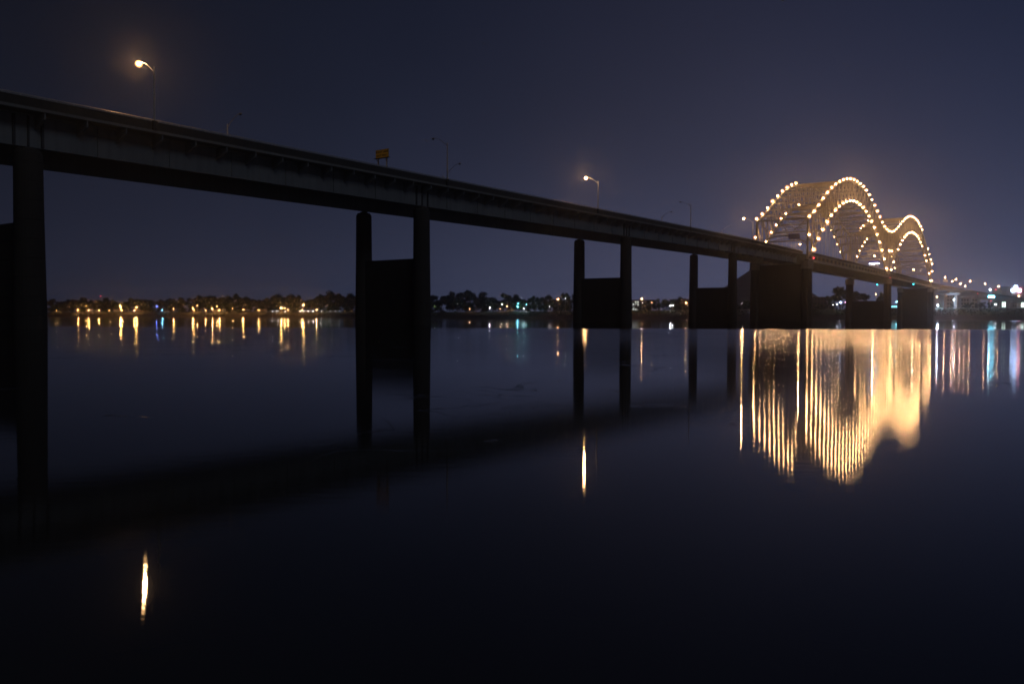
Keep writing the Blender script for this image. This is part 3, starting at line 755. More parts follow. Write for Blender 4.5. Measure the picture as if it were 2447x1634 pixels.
# ------------------------------------------------------------------ cars
def car_parts(e, org, dr, paint, tail, cyc):
    sd = Vector((-dr.y, dr.x, 0))
    def P(a, b, c): return org + dr * a + sd * b + UP * c
    m = MB()
    pr = [(-2.25, .35), (-2.3, .75), (-2.1, .95), (-1.3, 1.0), (1.0, .98), (2.05, .82), (2.25, .6), (2.2, .32)]
    n_ = len(pr)
    m.poly([P(a, -.88, c) for a, c in pr] + [P(a, .88, c) for a, c in pr], [tuple(range(n_)), tuple(reversed(range(n_, 2 * n_)))] + [(i, (i + 1) % n_, n_ + (i + 1) % n_, n_ + i) for i in range(n_)])
    part('body', m, paint, e)
    m = MB(); m.hexa([P(-1.75, -.8, .985), P(1.05, -.8, .985), P(1.05, .8, .985), P(-1.75, .8, .985), P(-1.1, -.62, 1.45), P(.35, -.62, 1.45), P(.35, .62, 1.45), P(-1.1, .62, 1.45)])
    part('cabin', m, M_GLASSD, e)
    for a in (-1.4, 1.4):
        for b in (-.82, .82):
            m = MB(); c = P(a, b, .32)
            pts = []; k_ = 10
            for s_ in (-.1, .1):
                for i in range(k_): g = 2 * math.pi * i / k_; pts.append(c + sd * s_ + dr * .32 * math.cos(g) + UP * .32 * math.sin(g))
            m.poly(pts, [tuple(range(k_)), tuple(reversed(range(k_, 2 * k_)))] + [(i, (i + 1) % k_, k_ + (i + 1) % k_, k_ + i) for i in range(k_)])
            part('wheel', m, M_TYRE, e)
    for b in (-.6, .6):
        m = MB(); m.box(P(-2.31, b, .74), dr, sd, UP, .06, .34, .16); part('tail_light', m, G_TAIL, e)
        m = MB(); m.box(P(2.26, b, .62), dr, sd, UP, .06, .3, .16); part('head_light', m, G_HEAD, e)
for i, (tt, wd) in enumerate([(775, 5), (846, 8.5), (1010, 5), (1118, 8.6), (1200, 5)]):
    org = B(tt, wd, PZ(tt) - 2.055)
    lab = ['grey car with red tail lights heading away under the first arch', 'white car with red tail lights beyond the middle of the first arch', 'blue car with red tail lights just past the pier between the arches',
           'grey car with red tail lights in the middle of the farther arch', 'white car with red tail lights leaving the farther arch'][i]
    e = empty('car', org, lab, 'car', 'cars driving away over the bridge')
    car_parts(e, org, DIR, M_CARS[i % 3] if i != 4 else M_CARS[1], True, i)

# ------------------------------------------------------------------ right-bank viaduct
RP_ = [(523, 1011, 48.3), (600, 1108, 47.2), (669, 1190, 46.0), (745, 1272, 44.3), (830, 1355, 42.2), (933, 1467, 40.0), (1100, 1640, 37.0)]
rv = empty('approach_viaduct', Vector(RP_[0]) - UP * 48.3, 'girder viaduct running from the farther arch over the right bank into town', 'viaduct')
pp = [Vector(p) for p in RP_]; pth = []
for i, p in enumerate(pp):
    d = (pp[min(i + 1, len(pp) - 1)] - pp[max(i - 1, 0)]); d.z = 0; d.normalize()
    pth.append((p, Vector((-d.y, d.x, 0))))
m = MB(); m.sweep(pth, [(0, -2.6), (30, -2.6), (30, -2.1), (0, -2.1)]); part('deck_slab', m, M_DECK, rv)
m = MB(); m.sweep(pth, [(.1, -2.09), (.5, -2.09), (.35, -.2), (.2, -.2)]); part('barrier', m, M_BARR, rv)
m = MB(); m.sweep(pth, [(29.5, -2.09), (29.9, -2.09), (29.8, -.2), (29.6, -.2)]); part('barrier', m, M_BARR, rv)
for a_ in (3, 15, 27):
    m = MB(); m.sweep(pth, [(a_, -6.2), (a_ + .5, -6.2), (a_ + .5, -2.61), (a_, -2.61)]); part('girder', m, M_STEEL, rv)
def along(s):
    """point and across-vector at fraction s of the right viaduct"""
    k = min(int(s), len(pth) - 2); f = s - k
    return pth[k][0].lerp(pth[k + 1][0], f), pth[k][1].lerp(pth[k + 1][1], f).normalized()
plab = ['nearest to the solid wall pier', 'with the bluish columns', 'behind the round bushes', 'beside the cyan floodlight', 'below the tan office building', 'at the right edge of the view']
for i, s in enumerate((.55, 1.15, 1.8, 2.6, 3.5, 4.4)):
    p, ac = along(s); g = 15
    e = empty('viaduct_pier', Vector((p.x, p.y, g)) + ac * 15, 'hammerhead concrete pier of the right-bank viaduct ' + plab[i], 'bridge pier', 'hammerhead piers on the right bank')
    d = Vector((ac.y, -ac.x, 0)); zt = p.z - 6.25
    m = MB(); m.poly([p + ac * a + d * b + UP * (z - p.z) for b in (-1.2, 1.2) for a, z in ((1, zt), (1, zt - 1.6), (5, zt - 3.6), (25, zt - 3.6), (29, zt - 1.6), (29, zt))],
                     [tuple(range(6)), tuple(reversed(range(6, 12)))] + [(i_, (i_ + 1) % 6, 6 + (i_ + 1) % 6, 6 + i_) for i_ in range(6)])
    part('cap_beam', m, M_DECKL, e)
    for a in (7.5, 22.5):
        c = p + ac * a; m = MB(); m.ring([(Vector((c.x, c.y, g - 3)), 1.9), (Vector((c.x, c.y, zt - 3.61)), 1.9)], 16); part('column', m, M_DECKL, e)
# ------------------------------------------------------------------ far lamps
GLOBE = {}
def bank_lamp(x, y, Z, g, label, cat='street lamp', r=.42, group=None, gz=None, arm=0.0):
    p = at(x, y, Z); gz = ground(p.x, p.y) if gz is None else gz
    if gz > p.z - 1.2: gz = p.z - 3
    b0 = Vector((p.x + arm, p.y, gz))
    e = empty('bank_lamp', b0, label, cat, group)
    m = MB(); m.tube([b0 - UP * .3, b0 + UP * (p.z - gz + .25)], [.12, .08], 5)
    if arm: m.tube([b0 + UP * (p.z - gz + .2), p + UP * .45], .06, 4)
    part('post', m, M_GALV, e)
    r *= .9; key = (g.name, r)
    if key not in GLOBE:
        mm = MB(); mm.sphere((0, 0, 0), r, n=6, m=4); GLOBE[key] = mm.mesh('glow_globe', g)
    inst('glow_globe', GLOBE[key], e, p); lamp_light(g, r, e, p - b0)
    m = MB(); m.ring([(p + UP * (r * .75), r * .8), (p + UP * (r * .75 + .2), r * .25)], 6); part('cap', m, M_BLACK, e)
    return e
def Zs(x): return lerp([(0, 1360), (120, 1350), (1020, 1165), (1250, 1060), (1370, 1020), (1500, 960), (1800, 940), (1900, 960), (2240, 1180), (2447, 1400)], x)
ordn = lambda i: ['first', 'second', 'third', 'fourth', 'fifth', 'sixth', 'seventh', 'eighth', 'ninth', 'tenth', 'eleventh', 'twelfth', 'thirteenth', 'fourteenth', 'fifteenth', 'sixteenth', 'seventeenth', 'eighteenth', 'nineteenth', 'twentieth',
                  'twenty-first', 'twenty-second', 'twenty-third', 'twenty-fourth', 'twenty-fifth', 'twenty-sixth', 'twenty-seventh', 'twenty-eighth', 'twenty-ninth', 'thirtieth', 'thirty-first', 'thirty-second', 'thirty-third', 'thirty-fourth', 'thirty-fifth', 'thirty-sixth', 'thirty-seventh', 'thirty-eighth', 'thirty-ninth', 'fortieth'][i]
promenade = [(135, 741.5, .2), (186, 741, .42), (211.9, 741, .42), (236.6, 741.3, .28), (262, 741.3, .2), (291, 741.3, .42), (321, 741.3, .42), (415, 737.8, .34), (462.9, 741.3, .34), (491.8, 741.3, .3), (524.4, 741, .45), (581, 740.8, .45), (618.4, 740.5, .36), (688, 740.5, .34), (721.9, 740.5, .42), (756.5, 740, .42)]
for i, (x, y, r) in enumerate(promenade):
    bank_lamp(x, y, Zs(x) + 22, G_FAR, 'low yellow promenade lamp on the left bank, %s from the left pier' % ordn(i), r=r, group='yellow lamps along the left-bank promenade')
tall = [(205.6, 730.8, .26, 'above the second and third promenade lamps'), (287, 730.6, .5, 'over the lit house near the left pier'), (288.5, 734.8, .42, 'just under a brighter one at the lit house'), (326.6, 734.2, .55, 'brightest left of the blue light'),
        (460.3, 736.7, .45, 'bright one left of the pair of small lamps'), (471, 730.3, .3, 'small one standing higher than its bright neighbour'), (507.4, 737.6, .5, 'left end of the white house front'),
        (518.8, 732, .28, 'dim one above the white house'), (555.4, 737, .3, 'alone between the white house and the next bright lamp'), (672, 735.7, .6, 'brightest of the left bank over the row of headlights'),
        (680.3, 737, .34, 'small neighbour right of the brightest left-bank lamp'), (725.3, 729, .5, 'high one over the headlights left of the second pier')]
for x, y, r, s in tall:
    bank_lamp(x, y, Zs(x) + 25, G_FAR, 'yellow lamp on the left bank, ' + s, r=r, group='taller yellow lamps among the left-bank trees', arm=.8)
misc = [(374.6, 731.6, G_BLUE, .4, 'small deep blue light among the left-bank trees'), (388.2, 740, G_CYAN, .3, 'small cyan light low on the left bank'), (1038.6, 731, G_FARWH, .32, 'upper greenish white lamp just right of the second pier'),
        (1039, 736, G_FARWH, .28, 'lower white lamp just right of the second pier'), (1094.8, 726.5, G_FARWH, .14, 'tiny white lamp over the lit lawn'), (1122.3, 738.3, G_FAROR, .2, 'small yellow lamp beneath the large rounded trees'),
        (1169.7, 736.3, G_FARWH, .26, 'small white lamp right of the large rounded trees'), (1200, 726.6, G_FARWH, .18, 'faint white lamp above the orange one near mid bank'), (1211.5, 731.8, G_FAROR, .24, 'small orange lamp near mid bank'),
        (1195.6, 738.3, G_FAROR, .16, 'dim orange lamp low near mid bank'), (1237.2, 733.4, G_CYAN, .36, 'bright cyan lamp under the square-topped tree'), (1237.5, 725.5, G_CYAN, .2, 'faint cyan lamp above the bright cyan one'),
        (1251.4, 737.5, G_FARWH, .28, 'white lamp right of the bright cyan one'), (1257.6, 727.3, G_CYAN, .2, 'faint cyan lamp high, right of the bright cyan one'), (1333.6, 715, G_FAROR, .42, 'lone orange lamp above the treeline left of the third pier'),
        (1350.6, 712.4, G_FARWH, .16, 'tiny white lamp in the tree left of the third pier'), (1313, 732, G_FARWH, .16, 'tiny dim white lamp low, left of the third pier'), (1533.5, 714, G_FAROR, .46, 'orange lamp above the treeline right of the third pier'),
        (1557.7, 722.7, G_FAROR, .22, 'small warm lamp right of the pale lit house'), (1535.5, 724.3, G_FARWH, .14, 'tiny white lamp below the orange lamp right of the third pier'), (1602.5, 730.7, G_FARWH, .3, 'greenish white lamp in front of the lit pale tree'),
        (1608, 730, G_FARWH, .16, 'tiny greenish lamp beside the one at the lit pale tree'), (1639.5, 723.3, G_FAROR, .40, 'orange lamp left of the slim fourth pier'), (1794.0, 731, G_BLUE, .3, 'tiny blue lamp at the foot of the pyramid'),
        (1773.4, 724.6, G_FARWH, .14, 'tiny white lamp at the left foot of the pyramid')]
for x, y, g, r, s in misc:
    if r: bank_lamp(x, y, Zs(x) + 22, g, s, r=r)
right = [(2008.8, 722.4, G_SIGNW, 1.0, 1010, 'blue-white floodlight under the big tree right of the wall pier'), (2021, 722, G_SIGNP, .7, 1010, 'pinkish lamp right beside the blue-white floodlight'), (2000.6, 726.8, G_FARWH, .22, 1005, 'tiny lamp left of the blue-white floodlight'),
         (1991.8, 729, G_FARWH, .16, 1005, 'tiny lamp farthest left under the big tree'), (2059.7, 711, G_FAROR, .22, 1150, 'tiny orange lamp inside the round tree between the piers'), (2092.9, 702.5, G_FAROR, .42, 1250, 'orange lamp above the low pier wall, right of the round tree'),
         (2142.4, 721.3, G_CYAN, .4, 1250, 'small cyan lamp in the gap left of the far wall pier'), (2239, 709, G_FAROR, .5, 1200, 'yellowish lamp right behind the far wall pier'), (2240.5, 729, G_FLOOD, .55, 1138, 'white lamp low by the far wall pier'),
         (2279.3, 715.8, G_FLOOD, .45, 1160, 'white lamp between the viaduct columns'), (2342.5, 717.6, G_FAROR, .45, 1350, 'orange lamp above the round bushes'), (2381, 718.4, G_FAROR, .6, 1500, 'orange lamp right below the cyan floodlight'),
         (2387.5, 714.2, G_FAROR, .45, 1520, 'orange lamp, upper right of a brighter orange one'), (2378.8, 726.8, G_FARWH, .45, 1500, 'greenish white lamp lowest below the cyan floodlight'), (2434.4, 707, G_FAROR, .6, 1550, 'orange lamp under the glowing sign at the right edge'),
         (2441.4, 729.4, G_FARWH, .42, 1450, 'white lamp at the right edge near the ground')]
for x, y, g, r, Z, s in right: bank_lamp(x, y, Z, g, s, r=r, arm=.8)
# lamps over the right viaduct, standing on its deck
for x, y, s, aw, lab in [(2258.4, 663.1, .45, 26, 'highest, nearest to the arch'), (2275.5, 672, .62, 2, 'left of a close pair'), (2284.5, 667.7, .78, 26, 'upper right of a close pair'), (2295.4, 677.7, 1.1, 14, 'small whitish'),
                         (2306.5, 683.7, 1.0, 2, 'lowest of the first group'), (2318.3, 672.4, 1.25, 28, 'tall, right of the first group'), (2353.6, 677.9, 2.1, 28, 'alone at mid length'), (2386.2, 684, 2.7, 28, 'left of the red light over the tan building')]:
    p, ac = along(s); q = p + ac * aw
    bank_lamp(x, y, q.y, G_FAROR, 'orange lamp over the right-bank viaduct, ' + lab, r=.5, group='orange lamps over the right-bank viaduct', gz=p.z - 2.1, arm=1.6)
def beacon(x, y, Z, g, label, r=.5):
    p = at(x, y, Z); gz = ground(p.x, p.y)
    e = empty('beacon', Vector((p.x, p.y, gz)), label, 'beacon')
    m = MB(); m.tube([Vector((p.x, p.y, gz)), p], [.3, .12], 5); part('mast', m, M_DARKSTEEL, e)
    m = MB(); m.sphere(p, r, n=6, m=4); part('lens', m, g, e); lamp_light(g, r, e, p - Vector((p.x, p.y, gz)))
beacon(240.5, 707.5, 1500, G_RED, 'red beacon on a mast above the left-bank trees', .6)
beacon(2379.4, 691.9, 1600, G_RED, 'red beacon left of the tan building', .9)
beacon(2365.7, 692, 1600, G_FARWH, 'cool white beacon lamp above the viaduct left of the red beacon', .9)
beacon(2336.4, 701.5, 1230, G_RED, 'small red lamp below the viaduct girder over the bushes', .5)
beacon(2368.3, 718.6, 1450, G_RED, 'small red lamp below the cyan floodlight', .55)
# cyan floodlight bank
p = at(2369.4, 709, 1215); gz = ground(p.x, p.y)
e = empty('floodlight_mast', Vector((p.x, p.y, gz)), 'dazzling cyan floodlight bank under the right viaduct', 'floodlight')
m = MB(); m.tube([Vector((p.x, p.y, gz)), p - UP * 1], .25, 6); part('mast', m, M_DARKSTEEL, e)
m = MB(); m.box(p + Vector((0, .5, 0)), (1, 0, 0), (0, 1, 0), UP, 9.5, .5, 3.2); part('frame', m, M_BLACK, e)
for k in range(4):
    m = MB(); m.box(p + Vector((-3.3 + 2.2 * k, 0, 0)), (1, 0, 0), (0, 1, 0), UP, 1.7, .4, 2.2); part('floodlight', m, glow('cyan_flood', (0.18, .74, 1.0), 110) if k == 0 else bpy.data.materials['cyan_flood'], e)

# ------------------------------------------------------------------ buildings
def building(name, x0, x1, ytop, Z, depth, wallm, label, cat='building', floors=3, bays=6, lit=.2, winm=None, roof='flat', base=None):
    a, b = at(x0, ytop, Z), at(x1, ytop, Z); g = ground((a.x + b.x) / 2, Z) - 1.0 if base is None else base
    cx_, wx, zt = (a.x + b.x) / 2, b.x - a.x, (a.z + b.z) / 2
    e = empty(name, Vector((cx_, Z, g)), label, cat)
    wall_top = zt - (2.6 if roof == 'gable' else 0)
    m = MB(); m.box(((cx_), Z + depth / 2, (g + wall_top) / 2), (1, 0, 0), (0, 1, 0), UP, wx, depth, wall_top - g); part('wall', m, wallm, e)
    m = MB()
    if roof == 'gable':
        y0, y1 = Z - .5, Z + depth + .5; xa, xb = cx_ - wx / 2 - .5, cx_ + wx / 2 + .5
        m.poly([(xa, y0, wall_top + .01), (xb, y0, wall_top + .01), (xb, y1, wall_top + .01), (xa, y1, wall_top + .01), (xa, (y0 + y1) / 2, zt + .6), (xb, (y0 + y1) / 2, zt + .6)], [(0, 3, 2, 1), (0, 1, 5, 4), (2, 3, 4, 5), (1, 2, 5), (3, 0, 4)])
    else: m.box((cx_, Z + depth / 2, zt + .35), (1, 0, 0), (0, 1, 0), UP, wx + .6, depth + .6, .68)
    part('roof', m, M_ROOF, e)
    hh = (wall_top - g - 1.0)
    fl = hh / floors; bw = wx / bays
    wm = {}
    for f_ in range(floors):
        for k in range(bays):
            key = 'l' if R.random() < lit else 'd'
            if key not in wm:
                q_ = MB(); q_.box((0, 0, 0), (1, 0, 0), (0, 1, 0), UP, bw * .5, .12, fl * .5); wm[key] = q_.mesh('window', (winm or G_WIN) if key == 'l' else M_GLASSD)
            inst('window', wm[key], e, (cx_ - wx / 2 + bw * (k + .5), Z - .04, g + 1.0 + fl * (f_ + .55)))
    return e
houses = [(128, 148, 738, .2, 'low lit house nearest the left pier'), (186, 202, 736, .2, 'low house with a dim front behind the first pair of promenade lamps'), (272, 294, 730.5, .75, 'two-storey house glowing orange below the tallest lamp on the left'),
          (328, 342, 736, .3, 'low house right of the brightest lamp left of the blue light'), (344, 364, 738.2, .3, 'long low house left of the blue light'), (392, 404, 738.5, .3, 'small low house just right of the cyan light'), (462, 478, 734.5, .4, 'house behind the small high yellow lamp'),
          (508, 534, 734.0, .9, 'white house with bright front between two bright lamps'), (540, 552, 736.5, .2, 'dark small house right of the white one'), (616, 634, 734.5, .5, 'house under mid-bank trees left of the headlights'),
          (780, 806, 732.5, .8, 'lit house behind tree trunks above the headlights'), (822, 842, 732, .7, 'lit house nearest the second pier')]
for i, (x0, x1, yt, lit, lab) in enumerate(houses):
    building('house', x0, x1, yt, Zs(x0) + 66, 9, M_WALLS[i % 3] if lit < .85 else M_CARS[1], lab, 'house', 2 if yt < 737 else 1, 4, lit, roof='gable')
building('apartment_block', 1511, 1527, 719, 1090, 14, M_CARS[1], 'pale balcony house lit blue-white right of the third pier', 'house', 4, 3, .55, glow('pale_room_light', (.8, .85, .8), 1.3))
building('terrace_house', 1212, 1230, 728, 1150, 10, M_WALLS[0], 'small house with orange windows near mid bank', 'house', 2, 4, .3)
building('warehouse', 1322, 1352, 718, 1150, 20, M_DARKWALL, 'flat-roofed dark building left of the third pier', 'building', 2, 5, .06)
building('warehouse', 1500, 1556, 717.5, 1180, 20, M_DARKWALL, 'long flat-roofed dark building behind the pale balcony house', 'building', 3, 9, .12)
building('warehouse', 1606, 1652, 715.5, 1180, 20, M_DARKWALL, 'flat-roofed dark building behind the orange lamp, left of the slim pier', 'building', 2, 7, .1)
building('warehouse', 1930, 1976, 710.5, 1100, 24, M_DARKWALL, 'flat dark warehouse right beside the massive wall pier', 'building', 3, 6, 0)
building('office_building', 2391, 2406, 689, 1780, 30, M_TAN, 'tan office block left of the glowing sign', 'building', 7, 4, .1)
building('office_building', 2406, 2424, 691, 1820, 30, M_WALLS[1], 'grey office block just left of the glowing sign', 'building', 6, 4, .05)
bs = building('office_building', 2420, 2470, 684.5, 1740, 40, M_TAN, 'broad office building carrying the glowing sign at the right edge', 'building', 7, 9, .12)
building('shop_building', 2394, 2404, 715.5, 1560, 12, M_WALLS[1], 'low shop with greenish lit windows right of the orange lamps', 'building', 1, 2, 1.0, G_WINC)
building('shop_building', 2440, 2456, 716.5, 1560, 12, M_WALLS[1], 'low shop with greenish lit windows at the right edge', 'building', 1, 2, 1.0, G_WINC)
building('terminal_building', 2130, 2149, 729.5, 1230, 8, M_WALLS[1], 'low boathouse with cyan-lit front seen in the gap left of the far wall pier', 'building', 1, 4, .8, glow('cyan_room_light', (.25, .85, 1.0), 4))
building('parking_structure', 2256, 2336, 704, 1420, 30, M_WALLS[0], 'pale parking building behind the viaduct columns', 'building', 4, 12, .04)
# glowing sign, block letters on the roof
p = at(2428.5, 690.5, 1738)
e = empty('rooftop_sign', p, 'glowing white, blue and pink stepped sign on the office building at the right edge', 'sign')
px = 1738 / F
for nm, dx, dy, w_, h_, g in (('sign_panel', -1, 5, 6.5, 5.6, G_SIGNW), ('sign_panel', -8.2, -3.3, 6.6, 7.2, G_SIGNW), ('sign_panel', 0, -2.2, 9, 4.6, G_SIGNW), ('sign_panel', 8.0, -3.5, 7, 7.4, G_SIGNP)):
    m = MB(); m.box(p + Vector((dx * px, 0, dy * px)), (1, 0, 0), (0, 1, 0), UP, w_ * px, .6, h_ * px); part(nm, m, g, e)
m = MB(); m.box(p + Vector((0, .8, -.5)), (1, 0, 0), (0, 1, 0), UP, 18 * px, .4, 2); part('backing_frame', m, M_BLACK, e)

# overhead road signs on the viaduct
for x, y, lab, g in ((2240, 671, 'grey overhead sign left of the highest viaduct lamp', M_SIGNBLUE), (2259, 670.5, 'pale overhead sign under the highest viaduct lamp', mat('pale_sign_sheet', (.6, .6, .62), .5, 0, .1, 1))):
    p = at(x, y, 1090)
    e = empty('gantry_sign', Vector((p.x, p.y, 46)), lab, 'road sign')
    m = MB(); m.box(p, (1, 0, 0), (0, 1, 0), UP, 6.3, .2, 3.0); part('sign_board', m, g, e)
    for k in (-2.6, 2.6):
        m = MB(); m.tube([Vector((p.x + k, p.y + .3, 45.2)), Vector((p.x + k, p.y + .3, p.z + 1.4))], .14, 5); part('post', m, M_GALV, e)

# pyramid
ax = at(1824, 624.6, 1400); g = ground(ax.x, 1400) - 1; e = empty('pyramid_building', Vector((ax.x, 1400, g)), 'huge dark steel pyramid half hidden behind the wall pier', 'pyramid')
hs = 82; ca, sa = math.cos(.5), math.sin(.5)
cor = [Vector((ax.x + hs * (a * ca - b * sa), 1400 + hs * (a * sa + b * ca), g + 8)) for a, b in ((-1, -1), (1, -1), (1, 1), (-1, 1))]
for i in range(4):
    a_, b_ = cor[i], cor[(i + 1) % 4]; top = Vector((ax.x, 1400, ax.z))
    m = MB(); m.poly([a_, b_, top], [(0, 1, 2)])
    for k in range(1, 9):                                    # raised cladding seams
        f = k / 9; p_, q_ = a_.lerp(top, f), b_.lerp(top, f); m.beam(p_, q_, .8, .5)
    part('face', m, M_PYR, e)
m = MB(); m.hexa([c - UP * 8 for c in cor] + [c - UP * .02 for c in cor]); part('podium', m, M_DARKWALL, e)

# ------------------------------------------------------------------ trees
def crown_mesh(seed, lobes, leaves, flat=1.0):
    r = random.Random(seed); m = MB(); L = []
    for i in range(lobes):
        a = r.uniform(0, 6.283); rad = r.uniform(0.05, .72) ** .7; z = r.uniform(-.75, .8)
        rad *= math.sqrt(max(.1, 1 - (z * .9) ** 2))
        L.append((Vector((math.cos(a) * rad, math.sin(a) * rad, z * flat)), r.uniform(.2, .42)))
    for c, q in L:
        for k in range(leaves // lobes):
            d = Vector((r.gauss(0, 1), r.gauss(0, 1), r.gauss(0, 1))).normalized() * q * r.uniform(.45, 1.08)
            p = c + d; s = r.uniform(.045, .085)
            x = Vector((r.gauss(0, 1), r.gauss(0, 1), r.gauss(0, 1))).normalized(); y = x.cross(Vector((r.gauss(0, 1), r.gauss(0, 1), r.gauss(0, 1)))).normalized()
            m.poly([p - x * s, p + y * s * .8, p + x * s, p - y * s * .8], [(0, 1, 2, 3)])
        # dense heart of the clump, uneven
        m.sphere(c, q * .78, q * .74, q * .70, n=7, m=5)
    me = bpy.data.meshes.new('crown'); me.from_pydata([tuple(p) for p in m.v], [], m.f); me.materials.append(M_LEAF)
    return me
CROWNS = [crown_mesh(s, n_, 1500, f_) for s, n_, f_ in ((1, 15, .95), (2, 19, .8), (3, 12, 1.1), (4, 22, .85), (5, 16, 1.0), (6, 10, 1.25))]
def trunk_mesh(seed):
    r = random.Random(seed); m = MB()
    m.tube([(0, 0, -.1), (r.uniform(-.02, .02), 0, .25), (r.uniform(-.04, .04), r.uniform(-.03, .03), .62), (0, 0, .85)], [.030, .024, .015, .006], 7)
    for i in range(6):
        a = r.uniform(0, 6.28); z = r.uniform(.26, .6); l = r.uniform(.15, .3)
        m.tube([(0, 0, z), (math.cos(a) * l * .6, math.sin(a) * l * .6, z + l * .45), (math.cos(a) * l, math.sin(a) * l, z + l)], [.013, .009, .003], 5)
    return m.mesh('trunk', M_BARK)
TRUNKS = [trunk_mesh(s) for s in range(3)]
def tree(x, ytop, wpx, Z, label, kind=None, crownbase=.28, group=None, cm=None):
    top = at(x, ytop, Z); g = ground(top.x, top.y); H = top.z - g; wd = wpx * Z / F
    e = empty('tree', Vector((top.x, top.y, g)), label, 'tree', group)
    i = R.randrange(6) if cm is None else cm
    tr_ = inst('trunk', TRUNKS[i % 3], e, (0, 0, 0), R.uniform(0, 6), (H, H, H), world=False)
    cz = H * (crownbase + 1) / 2
    inst('crown', CROWNS[i], e, (0, 0, cz), R.uniform(0, 6.28), (wd / 2 * 1.25, wd / 2 * 1.25, H * (1 - crownbase) / 2 * 1.04), world=False)
    return e
left_t = [(122, 716, 30), (148, 720, 26), (170, 714.5, 28), (200, 713, 36), (226, 716, 30), (252, 713.5, 30), (269, 715, 22), (294, 720, 26), (318, 711.5, 26), (344, 714.5, 30), (363, 719, 24), (386, 715.5, 26), (411, 712.5, 30), (434, 713, 30), (458, 714.5, 28),
          (481, 704.5, 28), (505, 705.5, 32), (527, 709.5, 26), (549, 709, 26), (570, 705.5, 32), (586, 711, 24), (610, 714, 30), (634, 712.5, 24), (652, 709, 26), (666, 705.8, 34), (684, 709, 24), (700, 706, 30), (715, 708, 22), (738, 716.5, 24), (752, 709, 30), (771, 702.5, 36), (792, 699, 40), (812, 702, 34), (832, 704, 34), (850, 705, 30)]
LG, MG, RG = 'trees along the left bank', 'trees between the second and third piers', 'trees beyond the third pier'
def sized(w_): return 'narrow' if w_ < 25 else 'broad' if w_ > 31 else 'rounded'
for i, (x, y, w_) in enumerate(left_t):
    tree(x, y, w_ * 1.3, Zs(x) + 38 + R.uniform(-6, 22), '%s dark tree on the left bank, %s from the left pier' % (sized(w_), ordn(i)), group=LG, crownbase=R.uniform(.02, .12))
mid_t = [(1030, 708, 26), (1056, 706.5, 36), (1078, 705, 30), (1093, 699, 28), (1112, 703.5, 32), (1137, 697.5, 40), (1156, 705, 34), (1170, 711, 24), (1186, 712.5, 30), (1202, 714.5, 28), (1219, 703.5, 30), (1232, 709, 20), (1247, 714, 24), (1262, 715, 26), (1279, 709.5, 18), (1296, 713, 24), (1308, 707.5, 26), (1349, 703.5, 20), (1362, 703.5, 20)]
for i, (x, y, w_) in enumerate(mid_t):
    tree(x, y, w_ * 1.4, Zs(x) + 36 + R.uniform(-6, 16), '%s dark tree, %s to the right of the second pier' % (sized(w_), ordn(i)), group=MG, crownbase=R.uniform(.02, .12))
rt = [(1552, 718, 24), (1570, 715.5, 26), (1590, 714, 26), (1606, 716, 20), (1628, 711.5, 26), (1646, 716, 20)]
for i, (x, y, w_) in enumerate(rt):
    tree(x, y, w_ * 1.15, Zs(x) + 52, '%s tree, %s to the right of the third pier%s' % (sized(w_), ordn(i), ', lit greenish from below' if i == 3 else ''), group=RG, crownbase=.1)
tree(1783, 717, 22, 975, 'lit scrubby tree at the foot of the pyramid', crownbase=.1)
tree(2008, 684.5, 44, 1040, 'big spreading tree right of the massive wall pier', crownbase=.3, cm=3)
tree(1985, 706, 26, 1030, 'lower tree joined to the left of the big spreading one', crownbase=.2)
tree(2052, 695, 40, 1060, 'round-headed tree between the pale pier columns', crownbase=.3, cm=1)
tree(2108, 701, 20, 1100, 'tree half hidden behind the pale near column of the middle pier', crownbase=.15)
# scrub on the slopes: low bushes
def bush(x, ytop, wpx, Z, label, group=None):
    top = at(x, ytop, Z); g = ground(top.x, top.y); H = max(1.5, top.z - g); wd = wpx * Z / F
    e = empty('bush', Vector((top.x, top.y, g)), label, 'bush', group)
    inst('foliage', CROWNS[R.randrange(6)], e, (0, 0, H * .45), R.uniform(0, 6), (wd / 2, wd / 2, H * .6), world=False)
    m = MB(); b0 = Vector((top.x, top.y, g))
    for k in range(4): a = k * 1.6; m.tube([b0 - UP * .2, b0 + Vector((math.cos(a) * H * .25, math.sin(a) * H * .25, H * .6))], [.12, .04], 5)
    part('stem', m, M_BARK, e)
for i, (x, y, w_, s) in enumerate([(2277, 728, 12, 'small dark bush between the bluish viaduct columns'), (2308, 725.5, 14, 'leftmost of the cyan-lit bushes under the viaduct'), (2319, 723.5, 18, 'taller cyan-lit bush right of the leftmost one'), (2334, 726.5, 14, 'low bush in the middle of the cyan-lit row'),
                                   (2349, 723, 20, 'broad bush under the orange lamp on the right bank'), (2366, 724, 16, 'rightmost bush, nearest to the cyan floodlight')]):
    bush(x, y, w_, 1180, s, 'bushes on the right bank')
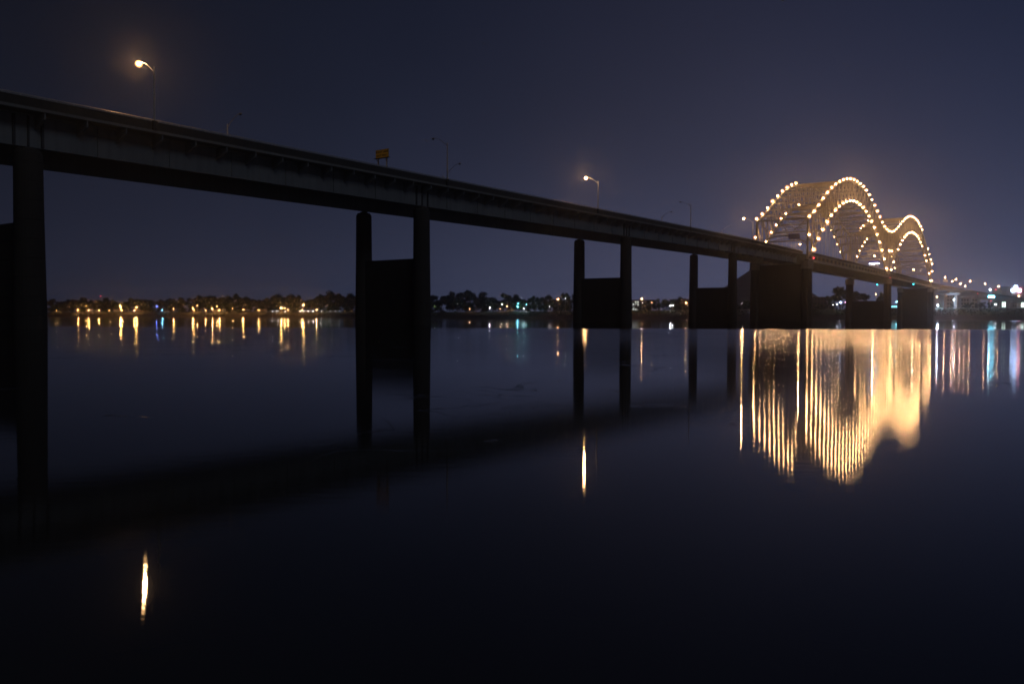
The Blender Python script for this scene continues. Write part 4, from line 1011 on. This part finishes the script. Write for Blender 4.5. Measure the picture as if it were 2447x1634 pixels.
# ground cover on the dark slopes
gc = MB()
for i in range(9000):
    x = R.uniform(-900, 1150); d = R.uniform(14, 46); y = lerp(SHORE, x) + d; z = ground(x, y); s = R.uniform(.5, 1.5)
    if x < 20 and d > 22: continue
    k = Vector((R.gauss(0, 1), R.gauss(0, 1), R.gauss(0, .5))).normalized() * s; u_ = Vector((R.uniform(-.4, .4), R.uniform(-.4, .4), 1)) * s * R.uniform(.5, 1.1)
    c = Vector((x, y, z - .1)); gc.poly([c - k, c + k, c + k * .5 + u_, c - k * .6 + u_ * .9], [(0, 1, 2, 3)])
me = bpy.data.meshes.new('ground_cover'); me.from_pydata([tuple(p) for p in gc.v], [], gc.f); me.materials.append(M_LEAF)
o = bpy.data.objects.new('ground_cover', me); COL.objects.link(o); o['kind'] = 'stuff'; o['label'] = 'dark weeds and scrub on the river bank slopes'; o['category'] = 'scrub'

wd_ = MB()
for i in range(5200):
    x = R.uniform(-1050, 470); d = R.uniform(95, 150); y = lerp(SHORE, x) + d; z0 = ground(x, y)
    hmax = 7.5 + 4 * noise.noise(Vector((x * .02, 3.1, 0))) + 2.5 * noise.noise(Vector((x * .09, 7.7, 0)))
    c = Vector((x, y, z0 + R.uniform(0, 1) ** .8 * hmax)); s = R.uniform(.9, 2.2)
    k = Vector((R.gauss(0, 1), R.gauss(0, 1), R.gauss(0, 1))).normalized() * s; u_ = k.cross(Vector((R.gauss(0, 1), R.gauss(0, 1), R.gauss(0, 1)))).normalized() * s * .8
    wd_.poly([c - k, c - u_, c + k, c + u_], [(0, 1, 2, 3)])
me = bpy.data.meshes.new('wood'); me.from_pydata([tuple(p) for p in wd_.v], [], wd_.f); me.materials.append(M_LEAF)
o = bpy.data.objects.new('wood', me); COL.objects.link(o); o['kind'] = 'stuff'; o['label'] = 'low dark wood filling the gaps behind the far-bank trees'; o['category'] = 'wood'

# riverside road with headlights
rb = MB(); pts = [(-620, 0), (-380, 0), (-200, 0), (-110, 0)]
rx = [-760 + 20 * i for i in range(34)]
pth2 = [(Vector((x, lerp(SHORE, x) + 44, lerp(BANKH, x) + .55)), Vector((0, 1, 0))) for x in rx]
rb.sweep(pth2, [(-3.5, -.6), (3.5, -.6), (3.5, 0), (-3.5, 0)])
top_mesh('road', rb, M_ASPH, kind='structure')
hx = [650, 662, 681, 706, 716, 727, 738, 749, 768, 790, 803, 812]
for i, x in enumerate(hx):
    p = at(x, 740, Zs(x) + 40); q = Vector((p.x, lerp(SHORE, p.x) + 44, lerp(BANKH, p.x) + .56))
    e = empty('car', q, '%s car on the riverside road, %s in the row with headlights on' % (['grey', 'white', 'blue'][i % 3], ordn(i)), 'car', 'cars with headlights on the riverside road')
    car_parts(e, q, Vector((.93, -.367, 0)), M_CARS[i % 3], False, i)

# ------------------------------------------------------------------ humid night air
hz = MB(); hz.hexa([(-2650, -300, -4), (2650, -300, -4), (2650, 3560, -4), (-2650, 3560, -4), (-2650, -300, 121), (2650, -300, 121), (2650, 3560, 121), (-2650, 3560, 121)])
mh = bpy.data.materials.new('night_haze'); mh.use_nodes = True
t = mh.node_tree; t.nodes.clear()
pv = N(t, 'ShaderNodeVolumePrincipled'); pv.inputs['Density'].default_value = 0.00016; pv.inputs['Color'].default_value = (0.85, 0.88, 0.95, 1)
pv.inputs['Anisotropy'].default_value = 0.90
o = N(t, 'ShaderNodeOutputMaterial'); t.links.new(pv.outputs[0], o.inputs['Volume'])
top_mesh('haze', hz, mh, kind='stuff')
